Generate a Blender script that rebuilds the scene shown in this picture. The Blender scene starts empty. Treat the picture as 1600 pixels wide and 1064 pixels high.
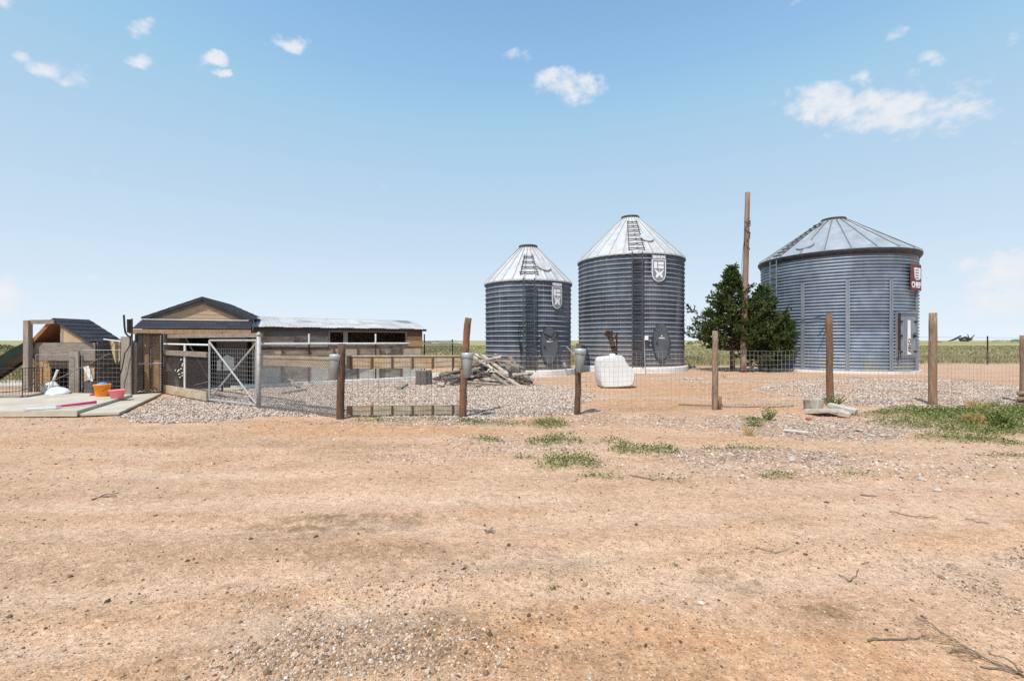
import bpy, math, random
import numpy as np
from mathutils import Vector, Matrix
R = math.radians
sin, cos, pi = math.sin, math.cos, math.pi
random.seed(7)
rng = np.random.default_rng(11)
scene = bpy.context.scene
COL = scene.collection
F, CX, CY, H = 711.0, 800.0, 532.0, 1.5      # focal length in photo pixels, optical centre, eye height


# ------------------------------------------------------------------ helpers
def P(px, Y, z=0.0):
    return Vector(((px - CX) / F * Y, Y, z))


def Zat(py, Y):
    return H - (py - CY) * Y / F


def G(px, py, z=0.0):
    return P(px, F * (H - z) / (py - CY), z)


def Q(px, py, Y):
    return P(px, Y, Zat(py, Y))


def lin(r, g, b, k=1.0):
    def f(c):
        c /= 255.0
        return (c / 12.92 if c <= .04045 else ((c + .055) / 1.055) ** 2.4) * k
    return (f(r), f(g), f(b), 1.0)


ORG = {}


def tag(o, label=None, cat=None, group=None, kind=None):
    if label: o['label'] = label
    if cat: o['category'] = cat
    if group: o['group'] = group
    if kind: o['kind'] = kind
    return o


def empty(name, loc, label=None, cat=None, group=None):
    o = bpy.data.objects.new(name, None)
    COL.objects.link(o)
    o.location = loc
    o.empty_display_size = .1
    ORG[o] = Vector(loc)
    return tag(o, label, cat, group)


def link_mesh(name, me, mat, parent=None, loc=None):
    """mesh is already in local coordinates"""
    o = bpy.data.objects.new(name, me)
    COL.objects.link(o)
    for m in (mat if isinstance(mat, (list, tuple)) else [mat]):
        me.materials.append(m)
    if parent is not None:
        o.parent = parent
        ORG[o] = ORG[parent]
    else:
        o.location = loc if loc is not None else (0, 0, 0)
        ORG[o] = Vector(o.location)
    return o


class MB:
    def __init__(self):
        self.v, self.f, self.mi, self.m = [], [], [], 0

    def add(self, vs, fs):
        b = len(self.v)
        self.v += [Vector(p) for p in vs]
        for f in fs:
            self.f.append([b + i for i in f])
            self.mi.append(self.m)
        return self

    def box(self, c, s, rz=0.0, rx=0.0, ry=0.0, jit=0.0):
        c = Vector(c)
        M = Matrix.Rotation(rz, 3, 'Z') @ Matrix.Rotation(ry, 3, 'Y') @ Matrix.Rotation(rx, 3, 'X')
        vs = []
        for sx in (-.5, .5):
            for sy in (-.5, .5):
                for sz in (-.5, .5):
                    p = Vector((sx * s[0], sy * s[1], sz * s[2]))
                    if jit: p += Vector([random.uniform(-jit, jit) for _ in range(3)])
                    vs.append(c + M @ p)
        return self.add(vs, [(0, 1, 3, 2), (4, 6, 7, 5), (0, 4, 5, 1), (2, 3, 7, 6), (0, 2, 6, 4), (1, 5, 7, 3)])

    def beam(self, a, b, w, h, up=(0, 0, 1)):
        """rectangular bar from a to b, w across (horizontal), h along up"""
        a, b = Vector(a), Vector(b)
        d = (b - a).normalized()
        up = Vector(up)
        s = d.cross(up)
        if s.length < 1e-4: s = d.cross(Vector((0, 1, 0)))
        s.normalize()
        u = s.cross(d).normalized()
        vs = []
        for p in (a, b):
            for i, j in ((-.5, -.5), (.5, -.5), (.5, .5), (-.5, .5)):
                vs.append(p + s * (i * w) + u * (j * h))
        return self.add(vs, [(0, 3, 2, 1), (4, 5, 6, 7), (0, 1, 5, 4), (1, 2, 6, 5), (2, 3, 7, 6), (3, 0, 4, 7)])

    def tube(self, pts, r, n=8, caps=True, jit=0.0):
        pts = [Vector(p) for p in pts]
        k = len(pts)
        rs = list(r) if isinstance(r, (list, tuple)) else [r] * k
        vs, fs = [], []
        prev = None
        for i, p in enumerate(pts):
            d = (pts[min(i + 1, k - 1)] - pts[max(i - 1, 0)])
            d = d.normalized() if d.length > 1e-9 else Vector((0, 0, 1))
            if prev is None:
                s = d.cross(Vector((0, 0, 1)))
                if s.length < 1e-3: s = d.cross(Vector((0, 1, 0)))
            else:
                s = prev - d * prev.dot(d)
            s.normalize()
            prev = s
            u = d.cross(s)
            for j in range(n):
                a = 2 * pi * j / n
                rr = rs[i] * (1 + (random.uniform(-jit, jit) if jit else 0))
                vs.append(p + (s * cos(a) + u * sin(a)) * rr)
        for i in range(k - 1):
            for j in range(n):
                a, b = i * n + j, i * n + (j + 1) % n
                fs.append((a, b, b + n, a + n))
        if caps:
            fs.append(tuple(range(n - 1, -1, -1)))
            fs.append(tuple((k - 1) * n + j for j in range(n)))
        return self.add(vs, fs)

    def wire(self, a, b, r):
        return self.tube([a, b], r, 3, False)

    def prism(self, outline, e, d):
        """outline: list of 3-D points (planar), extruded by vector e*d"""
        e = Vector(e).normalized() * d
        n = len(outline)
        vs = [Vector(p) for p in outline] + [Vector(p) + e for p in outline]
        fs = [tuple(range(n - 1, -1, -1)), tuple(range(n, 2 * n))]
        for i in range(n):
            j = (i + 1) % n
            fs.append((i, j, j + n, i + n))
        return self.add(vs, fs)

    def lathe(self, c, prof, n=24, cap0=True, cap1=True):
        c = Vector(c)
        vs, fs = [], []
        for r, z in prof:
            for j in range(n):
                a = 2 * pi * j / n
                vs.append(c + Vector((r * cos(a), r * sin(a), z)))
        k = len(prof)
        for i in range(k - 1):
            for j in range(n):
                a, b = i * n + j, i * n + (j + 1) % n
                fs.append((a, b, b + n, a + n))
        if cap0: fs.append(tuple(range(n - 1, -1, -1)))
        if cap1: fs.append(tuple((k - 1) * n + j for j in range(n)))
        return self.add(vs, fs)

    def build(self, name, mat, parent=None, smooth=False, loc=None):
        me = bpy.data.meshes.new(name)
        o = ORG[parent] if parent is not None else Vector(loc if loc is not None else (0, 0, 0))
        me.from_pydata([tuple(p - o) for p in self.v], [], self.f)
        if self.m or any(self.mi):
            me.polygons.foreach_set('material_index', self.mi)
        if smooth:
            me.polygons.foreach_set('use_smooth', [True] * len(self.f))
        me.update()
        return link_mesh(name, me, mat, parent, o)


def np_mesh(name, V, Fc, smooth=False):
    """V (n,3), Fc (m,k) -> mesh"""
    me = bpy.data.meshes.new(name)
    V = np.ascontiguousarray(V, np.float32)
    Fc = np.ascontiguousarray(Fc, np.int32)
    m, k = Fc.shape
    me.vertices.add(len(V))
    me.vertices.foreach_set('co', V.ravel())
    me.loops.add(m * k)
    me.loops.foreach_set('vertex_index', Fc.ravel())
    me.polygons.add(m)
    me.polygons.foreach_set('loop_start', np.arange(0, m * k, k, dtype=np.int32))
    me.polygons.foreach_set('use_smooth', np.full(m, smooth, bool))
    me.update(calc_edges=True)
    me.validate()
    return me


def grid_faces(nr, nc, wrap=False):
    i = np.arange(nr - 1)[:, None]
    j = np.arange(nc if wrap else nc - 1)[None, :]
    j2 = (j + 1) % nc
    return np.stack([i * nc + j, i * nc + j2, (i + 1) * nc + j2, (i + 1) * nc + j], -1).reshape(-1, 4)


def vnoise(x, y, seed=0):
    xi, yi = np.floor(x).astype(np.int64), np.floor(y).astype(np.int64)
    fx, fy = x - xi, y - yi
    fx, fy = fx * fx * (3 - 2 * fx), fy * fy * (3 - 2 * fy)

    def h(a, b):
        n = (a * 374761393 + b * 668265263 + seed * 1274126177) & 0x7fffffff
        n = ((n ^ (n >> 13)) * 1274126177) & 0x7fffffff
        return ((n ^ (n >> 16)) & 0xffff) / 65535.0
    a, b, c, d = h(xi, yi), h(xi + 1, yi), h(xi, yi + 1), h(xi + 1, yi + 1)
    return (a * (1 - fx) + b * fx) * (1 - fy) + (c * (1 - fx) + d * fx) * fy


def fbm(x, y, s, seed=0, o=4):
    t, a, n = 0, .5, 0
    for i in range(o):
        t = t + a * vnoise(x * s, y * s, seed + i)
        n += a
        a *= .5
        s *= 2.03
    return t / n


# ------------------------------------------------------------------ materials
def mat(name, c1, c2, scale=6.0, stretch=(1, 1, 1), rough=.8, metal=0.0, bump=.15, bscale=None, island=0.0,
        stain=None, spec=.3, lo=.3, hi=.7, bdist=.02):
    m = bpy.data.materials.new(name)
    m.use_nodes = True
    nt = m.node_tree
    N, L = nt.nodes, nt.links
    b = N['Principled BSDF']
    tc = N.new('ShaderNodeTexCoord')
    mp = N.new('ShaderNodeMapping')
    mp.inputs['Scale'].default_value = stretch
    L.new(tc.outputs['Object'], mp.inputs[0])
    n1 = N.new('ShaderNodeTexNoise')
    n1.inputs['Scale'].default_value = scale
    n1.inputs['Detail'].default_value = 7
    n1.inputs['Roughness'].default_value = .62
    L.new(mp.outputs[0], n1.inputs[0])
    rp = N.new('ShaderNodeValToRGB')
    rp.color_ramp.elements[0].position = lo
    rp.color_ramp.elements[1].position = hi
    rp.color_ramp.elements[0].color = c1
    rp.color_ramp.elements[1].color = c2
    L.new(n1.outputs[0], rp.inputs[0])
    col = rp.outputs[0]
    if stain:
        sc, ss, s0, s1, st = stain
        mp2 = N.new('ShaderNodeMapping')
        mp2.inputs['Scale'].default_value = st
        mp2.inputs['Location'].default_value = (3.1, 1.7, .4)
        L.new(tc.outputs['Object'], mp2.inputs[0])
        n2 = N.new('ShaderNodeTexNoise')
        n2.inputs['Scale'].default_value = ss
        n2.inputs['Detail'].default_value = 5
        L.new(mp2.outputs[0], n2.inputs[0])
        mr = N.new('ShaderNodeMapRange')
        mr.inputs[1].default_value = s0
        mr.inputs[2].default_value = s1
        L.new(n2.outputs[0], mr.inputs[0])
        mx = N.new('ShaderNodeMixRGB')
        L.new(mr.outputs[0], mx.inputs[0])
        L.new(col, mx.inputs[1])
        mx.inputs[2].default_value = sc
        col = mx.outputs[0]
    if island:
        ge = N.new('ShaderNodeNewGeometry')
        mr = N.new('ShaderNodeMapRange')
        mr.inputs[3].default_value = 1 - island
        mr.inputs[4].default_value = 1 + island * .5
        L.new(ge.outputs['Random Per Island'], mr.inputs[0])
        mx = N.new('ShaderNodeVectorMath')
        mx.operation = 'SCALE'
        L.new(col, mx.inputs[0])
        L.new(mr.outputs[0], mx.inputs['Scale'])
        col = mx.outputs[0]
    L.new(col, b.inputs['Base Color'])
    b.inputs['Roughness'].default_value = rough
    b.inputs['Metallic'].default_value = metal
    b.inputs['Specular IOR Level'].default_value = spec
    if bump:
        n3 = N.new('ShaderNodeTexNoise')
        n3.inputs['Scale'].default_value = bscale or scale * 3
        n3.inputs['Detail'].default_value = 5
        L.new(mp.outputs[0], n3.inputs[0])
        bp = N.new('ShaderNodeBump')
        bp.inputs['Strength'].default_value = bump
        bp.inputs['Distance'].default_value = bdist
        L.new(n3.outputs[0], bp.inputs['Height'])
        L.new(bp.outputs[0], b.inputs['Normal'])
    return m


def ramp_island(name, stops, rough=.9, jit=True, trans=0.0, nscale=0):
    """colour picked per loose piece from a ramp"""
    m = bpy.data.materials.new(name)
    m.use_nodes = True
    N, L = m.node_tree.nodes, m.node_tree.links
    b = N['Principled BSDF']
    ge = N.new('ShaderNodeNewGeometry')
    rp = N.new('ShaderNodeValToRGB')
    els = rp.color_ramp.elements
    while len(els) < len(stops): els.new(.5)
    for e, (p, c) in zip(els, stops):
        e.position = p
        e.color = c
    L.new(ge.outputs['Random Per Island'], rp.inputs[0])
    L.new(rp.outputs[0], b.inputs['Base Color'])
    b.inputs['Roughness'].default_value = rough
    b.inputs['Specular IOR Level'].default_value = .2
    if trans:
        t = N.new('ShaderNodeBsdfTranslucent')
        L.new(rp.outputs[0], t.inputs[0])
        mx = N.new('ShaderNodeMixShader')
        mx.inputs[0].default_value = trans
        L.new(b.outputs[0], mx.inputs[1])
        L.new(t.outputs[0], mx.inputs[2])
        L.new(mx.outputs[0], N['Material Output'].inputs[0])
    return m


M = {}
M['post'] = mat('weathered_post', (.055, .032, .02, 1), (.27, .165, .105, 1), 6, (7, 7, .8), bump=.8, stain=((.24, .105, .055, 1), 4.5, .45, .62, (3, 3, .5)))
M['post_pale'] = mat('pale_post', (.12, .08, .055, 1), (.40, .29, .20, 1), 6, (7, 7, .8), bump=.8, stain=((.30, .15, .08, 1), 4.0, .5, .66, (3, 3, .45)))
M['post_dark'] = mat('dark_post', (.05, .03, .02, 1), (.17, .10, .065, 1), 6, (6, 6, .9), bump=.6)
M['pole'] = mat('pole_wood', (.09, .045, .03, 1), (.32, .185, .125, 1), 4, (9, 9, .3), bump=.4, stain=((.30, .25, .21, 1), 1.2, .48, .68, (1, 1, .3)))
M['grey_wood'] = mat('grey_wood', (.17, .135, .11, 1), (.33, .275, .23, 1), 4, (1.2, 1.2, 6), bump=.3, island=.2)
M['grey_wood_v'] = mat('grey_wood_upright', (.20, .16, .13, 1), (.38, .32, .265, 1), 4, (6, 6, 1), bump=.3, island=.15)
M['brown_wood'] = mat('brown_lumber', (.30, .165, .08, 1), (.50, .30, .16, 1), 4, (5, 5, .8), bump=.25, island=.15)
M['dark_wood'] = mat('dark_plank', (.035, .024, .018, 1), (.085, .06, .045, 1), 5, (5, 5, .8), bump=.3)
M['ply'] = mat('weathered_plywood', (.20, .155, .12, 1), (.42, .335, .26, 1), 4, (1, 1, 2.2), bump=.2, stain=((.17, .115, .075, 1), 2.2, .50, .70, (1, 1, 1.6)))
M['ply_grey'] = mat('grey_plywood', (.17, .145, .125, 1), (.34, .295, .255, 1), 4, (1, 1, 2.2), bump=.2, stain=((.14, .11, .085, 1), 2.4, .52, .70, (1, 1, 1.6)))
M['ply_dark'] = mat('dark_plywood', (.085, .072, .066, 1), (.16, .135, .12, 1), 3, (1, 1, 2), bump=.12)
M['osb'] = mat('orange_osb', (.30, .16, .07, 1), (.52, .32, .16, 1), 14, (1, 1, 1.5), bump=.1)
M['board_tan'] = mat('tan_board', (.34, .26, .175, 1), (.56, .46, .335, 1), 3.5, (1, 1, 4), bump=.2, stain=((.40, .22, .10, 1), 2, .5, .72, (1, 1, 1)))
M['board_moss'] = mat('mossy_board', (.27, .24, .16, 1), (.48, .42, .31, 1), 3.5, (1, 1, 4), bump=.2, stain=((.38, .21, .10, 1), 2, .54, .75, (1, 1, 1)))
M['stake'] = mat('stake_brown', (.10, .05, .028, 1), (.20, .105, .06, 1), 8, (3, 3, 1), bump=.2)
M['siding'] = mat('tan_siding', (.48, .33, .20, 1), (.58, .41, .26, 1), 3, (1, 1, 3), bump=.05)
M['shingle'] = mat('dark_shingle', (.022, .022, .03, 1), (.06, .06, .075, 1), 20, (1, 1, 1), bump=.3, island=.25, rough=.9)
M['fascia_dark'] = mat('dark_fascia', (.03, .03, .035, 1), (.06, .06, .065, 1), 6, bump=.05)
M['fascia_grey'] = mat('grey_fascia', (.15, .13, .12, 1), (.22, .19, .17, 1), 6, bump=.05)
M['white_paint'] = mat('white_paint', (.62, .60, .57, 1), (.80, .79, .77, 1), 5, bump=.05)
M['concrete'] = mat('pale_concrete', (.44, .385, .305, 1), (.58, .515, .42, 1), 3, bump=.15, bscale=60, stain=((.42, .33, .24, 1), 1.0, .5, .75, (1, 1, 1)), bdist=.004)
M['white_conc'] = mat('white_foundation', (.62, .60, .57, 1), (.80, .79, .77, 1), 4, bump=.2, bscale=30, stain=((.48, .42, .35, 1), 1.5, .55, .8, (1, 1, 2)))
M['conc_grey'] = mat('grey_concrete_block', (.38, .345, .30, 1), (.55, .51, .45, 1), 6, bump=.4, bscale=50)
M['tin'] = mat('weathered_tin', (.43, .42, .41, 1), (.58, .57, .56, 1), 1.6, (1, 1, 1), rough=.7, metal=.05, bump=.05, island=.16, stain=((.33, .28, .245, 1), 1.6, .5, .75, (1, 1, 1)))
M['galv_pipe'] = mat('galvanised_pipe', (.30, .285, .27, 1), (.50, .48, .46, 1), 14, rough=.6, metal=.2, bump=.1)
M['wire'] = mat('galvanised_wire', (.30, .29, .28, 1), (.46, .45, .44, 1), 10, rough=.5, metal=.5, bump=0)
M['wire_dark'] = mat('rusty_wire', (.07, .06, .055, 1), (.14, .12, .11, 1), 10, rough=.7, bump=0)
M['black_metal'] = mat('black_metal', (.012, .012, .012, 1), (.03, .03, .03, 1), 10, rough=.5, bump=.05)
M['bucket'] = mat('galvanised_bucket', (.20, .195, .19, 1), (.30, .29, .28, 1), 7, rough=.55, metal=.2, bump=.05)
M['bucket_rim'] = mat('bucket_rim', (.36, .40, .43, 1), (.50, .54, .57, 1), 7, rough=.4, metal=.3, bump=.05)
M['bin_blue'] = mat('aged_galvanised_blue', (.075, .092, .125, 1), (.155, .18, .225, 1), 3, (1, 1, .35), rough=.45, metal=.35, bump=0, stain=((.22, .22, .23, 1), 1.5, .55, .8, (1, 1, .2)))
M['bin_ledge'] = mat('sky_sheen_ledge_steel', (.23, .255, .30, 1), (.40, .425, .47, 1), 4, (1, 1, .35), rough=.4, metal=.3, bump=0)  # lighter ledge tops: sky sheen painted into the colour
M['bin_blue2'] = mat('aged_galvanised_grey', (.085, .10, .128, 1), (.17, .19, .225, 1), 3, (1, 1, .35), rough=.45, metal=.35, bump=0, stain=((.24, .235, .235, 1), 1.3, .52, .78, (1, 1, .15)))
M['bin_galv'] = mat('galvanised_steel', (.175, .22, .29, 1), (.29, .34, .41, 1), 2.5, (1, 1, .8), rough=.5, metal=.3, bump=0, stain=((.48, .40, .22, 1), 1.0, .9, 1.0, (1, 1, 1)))
M['roof_white'] = mat('pale_roof_metal', (.43, .43, .435, 1), (.55, .55, .555, 1), 2, rough=.55, metal=.1, bump=0, stain=((.36, .35, .34, 1), 3, .5, .8, (1, 1, .3)))
M['roof_galv'] = mat('galvanised_roof', (.35, .37, .395, 1), (.49, .51, .535, 1), 1.5, rough=.42, metal=.35, bump=0, stain=((.34, .34, .35, 1), 2, .5, .75, (1, 1, .5)))
M['rib_dark'] = mat('dark_rib', (.09, .085, .08, 1), (.17, .16, .15, 1), 5, rough=.6, metal=.3, bump=0)
M['eave_dark'] = mat('dark_eave_steel', (.035, .038, .046, 1), (.075, .08, .092, 1), 5, rough=.55, metal=.3, bump=0)
M['ladder'] = mat('ladder_steel', (.045, .05, .062, 1), (.11, .118, .135, 1), 8, rough=.5, metal=.3, bump=0)
M['ladder_pale'] = mat('ladder_steel_pale', (.22, .23, .26, 1), (.36, .38, .41, 1), 8, rough=.45, metal=.4, bump=0)
M['bin_door'] = mat('grey_door', (.085, .10, .115, 1), (.14, .155, .17, 1), 2, rough=.5, metal=.3, bump=0)
M['door_rim'] = mat('dark_door_rim', (.05, .055, .06, 1), (.10, .11, .12, 1), 6, rough=.5, metal=.3, bump=0)
M['door_galv'] = mat('galvanised_door', (.22, .25, .29, 1), (.30, .335, .375, 1), 3, (1, 1, .5), rough=.45, metal=.4, bump=0)
M['emblem_grey'] = mat('emblem_grey', (.17, .19, .21, 1), (.24, .26, .28, 1), 4, rough=.5, bump=0)
M['emblem_white'] = mat('emblem_white', (.70, .71, .74, 1), (.80, .81, .83, 1), 9, rough=.5, bump=0)
M['sign_red'] = mat('faded_red_sign', (.11, .032, .03, 1), (.18, .055, .05, 1), 5, rough=.6, bump=0)
M['rust'] = mat('rust', (.13, .05, .025, 1), (.28, .11, .05, 1), 9, rough=.85, bump=.3)
M['rust_dark'] = mat('dark_rust', (.022, .014, .011, 1), (.085, .04, .026, 1), 9, rough=.8, bump=.3)
M['white_plastic'] = mat('white_plastic', (.70, .71, .73, 1), (.80, .81, .82, 1), 2, rough=.45, bump=.05)
M['tank'] = mat('grimy_white_tank', (.62, .62, .62, 1), (.76, .76, .76, 1), 2, rough=.5, bump=.03, stain=((.50, .42, .33, 1), 2.2, .55, .78, (1, 1, .8)))
M['orange'] = mat('orange_plastic', (.85, .25, .01, 1), (.95, .31, .02, 1), 3, rough=.4, bump=0)
M['blue'] = mat('blue_plastic', (.10, .26, .45, 1), (.16, .34, .52, 1), 3, rough=.4, bump=0)
M['pink'] = mat('pink_plastic', (.85, .20, .24, 1), (.93, .28, .32, 1), 3, rough=.4, bump=0)
M['magenta'] = mat('magenta_plastic', (.50, .02, .12, 1), (.62, .05, .2, 1), 3, rough=.4, bump=0)
M['slide_green'] = mat('green_slide', (.004, .010, .008, 1), (.010, .024, .017, 1), 4, rough=.4, bump=0)
M['under_red'] = mat('reddish_soffit', (.26, .09, .045, 1), (.40, .16, .08, 1), 5, (4, 1, 1), bump=.15)
M['playply'] = mat('tan_gable_panel', (.42, .29, .17, 1), (.52, .37, .23, 1), 3, bump=.05)
M['cloth'] = mat('tan_cloth', (.42, .34, .18, 1), (.58, .48, .30, 1), 6, bump=.4)
M['timber'] = mat('weathered_timber', (.17, .13, .10, 1), (.43, .355, .285, 1), 4, (2, 2, 2), bump=.4, island=.0)
M['timber_pale'] = mat('pale_timber', (.38, .30, .225, 1), (.62, .53, .435, 1), 4, (2, 2, 2), bump=.3)
M['timber_dark'] = mat('dark_timber', (.07, .055, .045, 1), (.20, .165, .14, 1), 5, (2, 2, 2), bump=.5)
M['bark'] = mat('grey_bark', (.09, .075, .065, 1), (.24, .20, .175, 1), 9, (5, 5, .8), bump=.8)
M['trunk'] = mat('juniper_bark', (.07, .045, .03, 1), (.16, .11, .075, 1), 6, (5, 5, .7), bump=.6)
M['twig'] = mat('dry_twig', (.10, .075, .055, 1), (.26, .20, .15, 1), 9, bump=.3)
M['straw'] = ramp_island('dry_straw', [(0, (.34, .22, .07, 1)), (.5, (.50, .36, .14, 1)), (1, (.60, .47, .24, 1))], trans=.2)
M['dry_leaf'] = ramp_island('dead_leaf', [(0, (.16, .10, .05, 1)), (.6, (.34, .23, .12, 1)), (1, (.48, .36, .20, 1))])
M['weed'] = ramp_island('weed_leaves', [(0, (.045, .07, .016, 1)), (.4, (.12, .165, .035, 1)), (.75, (.25, .29, .085, 1)), (1, (.45, .42, .22, 1))], trans=.25)
M['needles'] = ramp_island('juniper_needles', [(0, (.030, .050, .018, 1)), (.5, (.080, .115, .034, 1)), (.85, (.14, .18, .05, 1)), (1, (.22, .235, .085, 1))], trans=.3)
M['prairie'] = ramp_island('prairie_grass', [(0, (.14, .13, .05, 1)), (.3, (.25, .23, .10, 1)), (.6, (.40, .32, .16, 1)), (1, (.54, .42, .24, 1))], trans=.25)
M['prairie_green'] = ramp_island('prairie_green', [(0, (.17, .165, .07, 1)), (.5, (.29, .27, .125, 1)), (.85, (.40, .345, .175, 1)), (1, (.50, .41, .23, 1))], trans=.25)
M['gravel'] = ramp_island('gravel_stones', [(0, (.11, .072, .05, 1)), (.2, (.31, .215, .16, 1)), (.5, (.52, .395, .31, 1)), (.85, (.63, .51, .425, 1)), (1, (.73, .65, .58, 1))])
M['pebble'] = ramp_island('dirt_pebbles', [(0, (.10, .06, .035, 1)), (.3, (.28, .18, .105, 1)), (.75, (.50, .34, .215, 1)), (.95, (.58, .45, .34, 1)), (1, (.72, .66, .60, 1))])
M['near_gravel'] = ramp_island('dusty_gravel', [(0, (.15, .11, .08, 1)), (.25, (.34, .255, .195, 1)), (.6, (.50, .40, .32, 1)), (.9, (.58, .50, .43, 1)), (1, (.68, .64, .60, 1))])
M['clod'] = ramp_island('dirt_clods', [(0, (.06, .038, .024, 1)), (.4, (.19, .118, .07, 1)), (1, (.46, .315, .205, 1))])
M['rubble'] = mat('pale_rubble', (.34, .28, .22, 1), (.58, .51, .44, 1), 9, bump=.5)
M['red_brick'] = mat('red_brick', (.38, .08, .04, 1), (.50, .13, .07, 1), 9, bump=.3)
M['far_tree'] = mat('far_scrub', (.025, .04, .022, 1), (.07, .09, .045, 1), 3, bump=.3)
M['dead'] = mat('dead_wood', (.03, .025, .022, 1), (.07, .06, .05, 1), 5, bump=.3)

# ------------------------------------------------------------------ ground masks (world metres)
# blob: photo pixel of the centre, half-widths in metres, weight


def blobs(x, y, lst, warp=0.0):
    m = np.zeros_like(x)
    if warp:
        x = x + (fbm(x, y, .9, 31) - .5) * warp * 2
        y = y + (fbm(x, y, .9, 47) - .5) * warp * 2
    for px, py, sx, sy, w in lst:
        c = G(px, py)
        d = ((x - c.x) / sx) ** 2 + ((y - c.y) / sy) ** 2
        m = np.maximum(m, w * np.clip(1.7 - 1.35 * d, 0, 1))
    return m


def pip(x, y, poly):
    ins = np.zeros(x.shape, bool)
    n = len(poly)
    for i in range(n):
        (x1, y1), (x2, y2) = poly[i], poly[(i + 1) % n]
        c = ((y1 > y) != (y2 > y)) & (x < (x2 - x1) * (y - y1) / (y2 - y1 + 1e-12) + x1)
        ins ^= c
    return ins


def gpoly(pts):
    return [(G(a, b).x, G(a, b).y) for a, b in pts]


YARD = gpoly([(190, 652), (255, 658), (330, 657), (420, 648), (520, 648), (640, 655), (760, 655), (890, 648), (925, 622), (905, 604), (840, 600), (690, 592), (560, 590), (410, 600), (320, 606), (258, 618), (240, 632)])
BAND = gpoly([(1180, 612), (1215, 596), (1330, 590), (1470, 592), (1700, 596), (1900, 612), (1900, 640), (1600, 632), (1420, 640), (1330, 628)])
GRAVEL_B = [(1100, 655, 3.2, .9, .62), (1290, 668, 2.4, .9, .75), (1180, 715, 1.5, .9, .85), (1350, 740, 1.6, .6, .5), (1120, 745, .9, .5, .6), (640, 660, 2.2, .35, .7), (820, 690, 1.4, .8, .55),
            (1480, 720, 1.8, .5, .55), (1440, 880, .34, .26, 1.1), (1560, 850, .2, .25, .9), (1545, 925, .25, .14, 1.0), (1350, 850, .8, .35, .38), (560, 940, .8, .33, .5),
            (480, 1030, .6, .25, .9), (640, 1000, .4, .25, .9), (560, 985, .5, .25, .8), (720, 1030, .3, .2, .7), (980, 900, .6, .25, .45), (700, 905, .5, .22, .5), (660, 715, .9, .35, .4), (1230, 840, .7, .3, .3), (1000, 720, 1.2, .5, .4), (430, 960, .3, .12, .5)]
ORANGE_B = [(600, 672, 2.6, .55, .8), (470, 660, 1.2, .5, .75), (1080, 606, 3.6, 2.4, .85), (1000, 630, 2.0, 1.0, .85), (880, 655, 1.2, .45, .55), (1180, 690, 1.2, .5, .5), (1130, 840, .9, .22, .75), (960, 1010, .9, .35, .8),
            (1250, 1040, 1.2, .3, .75), (340, 940, .8, .2, .5), (120, 690, 1.5, .5, .3), (800, 585, 2.0, 1.6, .6), (1480, 820, 1.2, .2, .6), (1400, 592, 6, 1.2, .35), (1240, 640, 1.6, .7, .6), (90, 1020, .6, .3, .4)]
DARK_B = [(560, 812, .85, .22, .9), (640, 1000, .5, .3, .55), (520, 1020, .5, .3, .5), (440, 835, .5, .2, .42), (560, 865, .9, .25, .35), (700, 1000, .4, .25, .4), (380, 985, .5, .3, .35), (800, 870, .7, .25, .3), (560, 700, 1.0, .25, .35), (150, 860, 1.2, .5, .22),
          (1120, 885, .2, .1, .7), (1170, 905, .2, .08, .6), (760, 780, .5, .12, .45), (980, 1040, .5, .2, .25), (1520, 610, 3.2, .8, .5), (1300, 955, .18, .07, .6), (340, 690, 1.5, .4, .25), (230, 760, 1.5, .6, .15)]
GREEN_B = [(1500, 648, 1.7, .75, 1.0), (1425, 646, .75, .5, .95), (1590, 643, 1.1, .8, 1.0), (1460, 662, 1.1, .5, .9), (1530, 668, 1.0, .5, .8), (1500, 684, .7, .3, .7), (1600, 668, .8, .4, .7), (1590, 690, .4, .2, .5), (862, 663, .42, .36, 1.0), (862, 690, .46, .24, .95), (890, 722, .42, .24, 1.0), (860, 730, .25, .1, .7),
           (1000, 704, .5, .24, 1.0), (960, 690, .25, .16, .5), (935, 743, .26, .07, .6), (738, 660, .3, .22, .95), (762, 686, .25, .1, .6), (795, 660, .4, .18, .45), (590, 657, .7, .12, .7), (660, 655, .7, .1, .5),
           (820, 715, .2, .1, .4), (1150, 698, .6, .1, .5), (1210, 742, .3, .12, .5), (1330, 740, .3, .1, .45), (1580, 712, .4, .12, .5), (1040, 745, .3, .1, .35), (1175, 655, .25, .2, .5), (1350, 650, .5, .25, .3)]


def field_edge(x):
    """distance at which the prairie starts, as a function of x"""
    return np.where(x < -13, 15.5, np.where(x < 4, np.interp(x, [-13, -9, -3, 4], [15.5, 22, 27, 27]), np.interp(x, [4, 8, 15, 24, 60], [27, 24.5, 28, 29.4, 30])))


def m_gravel(x, y):
    wx = x + (fbm(x, y, 1.2, 5) - .5) * .9
    wy = y + (fbm(x, y, 1.2, 9) - .5) * .9
    a = pip(wx, wy, YARD) * .95 + pip(wx, wy, BAND) * np.clip((fbm(x, y, .9, 99) - .30) * 2.6, .12, .85)
    return np.clip(np.maximum(a, blobs(x, y, GRAVEL_B, .4) * .52 * (.6 + .8 * fbm(x, y, 2.2, 55))), 0, 1)


def m_green(x, y):
    g = blobs(x, y, GREEN_B, .16)
    return np.clip(g * (.35 + 1.3 * fbm(x, y, 3.3, 77, 3)), 0, 1)


def m_field(x, y):
    e = field_edge(x) + (fbm(x, y, .35, 15) - .5) * 1.6
    return np.clip((y - e) / .9, 0, 1)


TRACKS = ((3.18, .20, .0, .020), (2.62, .20, .0, .016), (4.45, .09, -.006, .018), (3.85, .10, -.006, .014), (5.25, .05, .0, .014), (6.3, .035, .004, .012))


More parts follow.
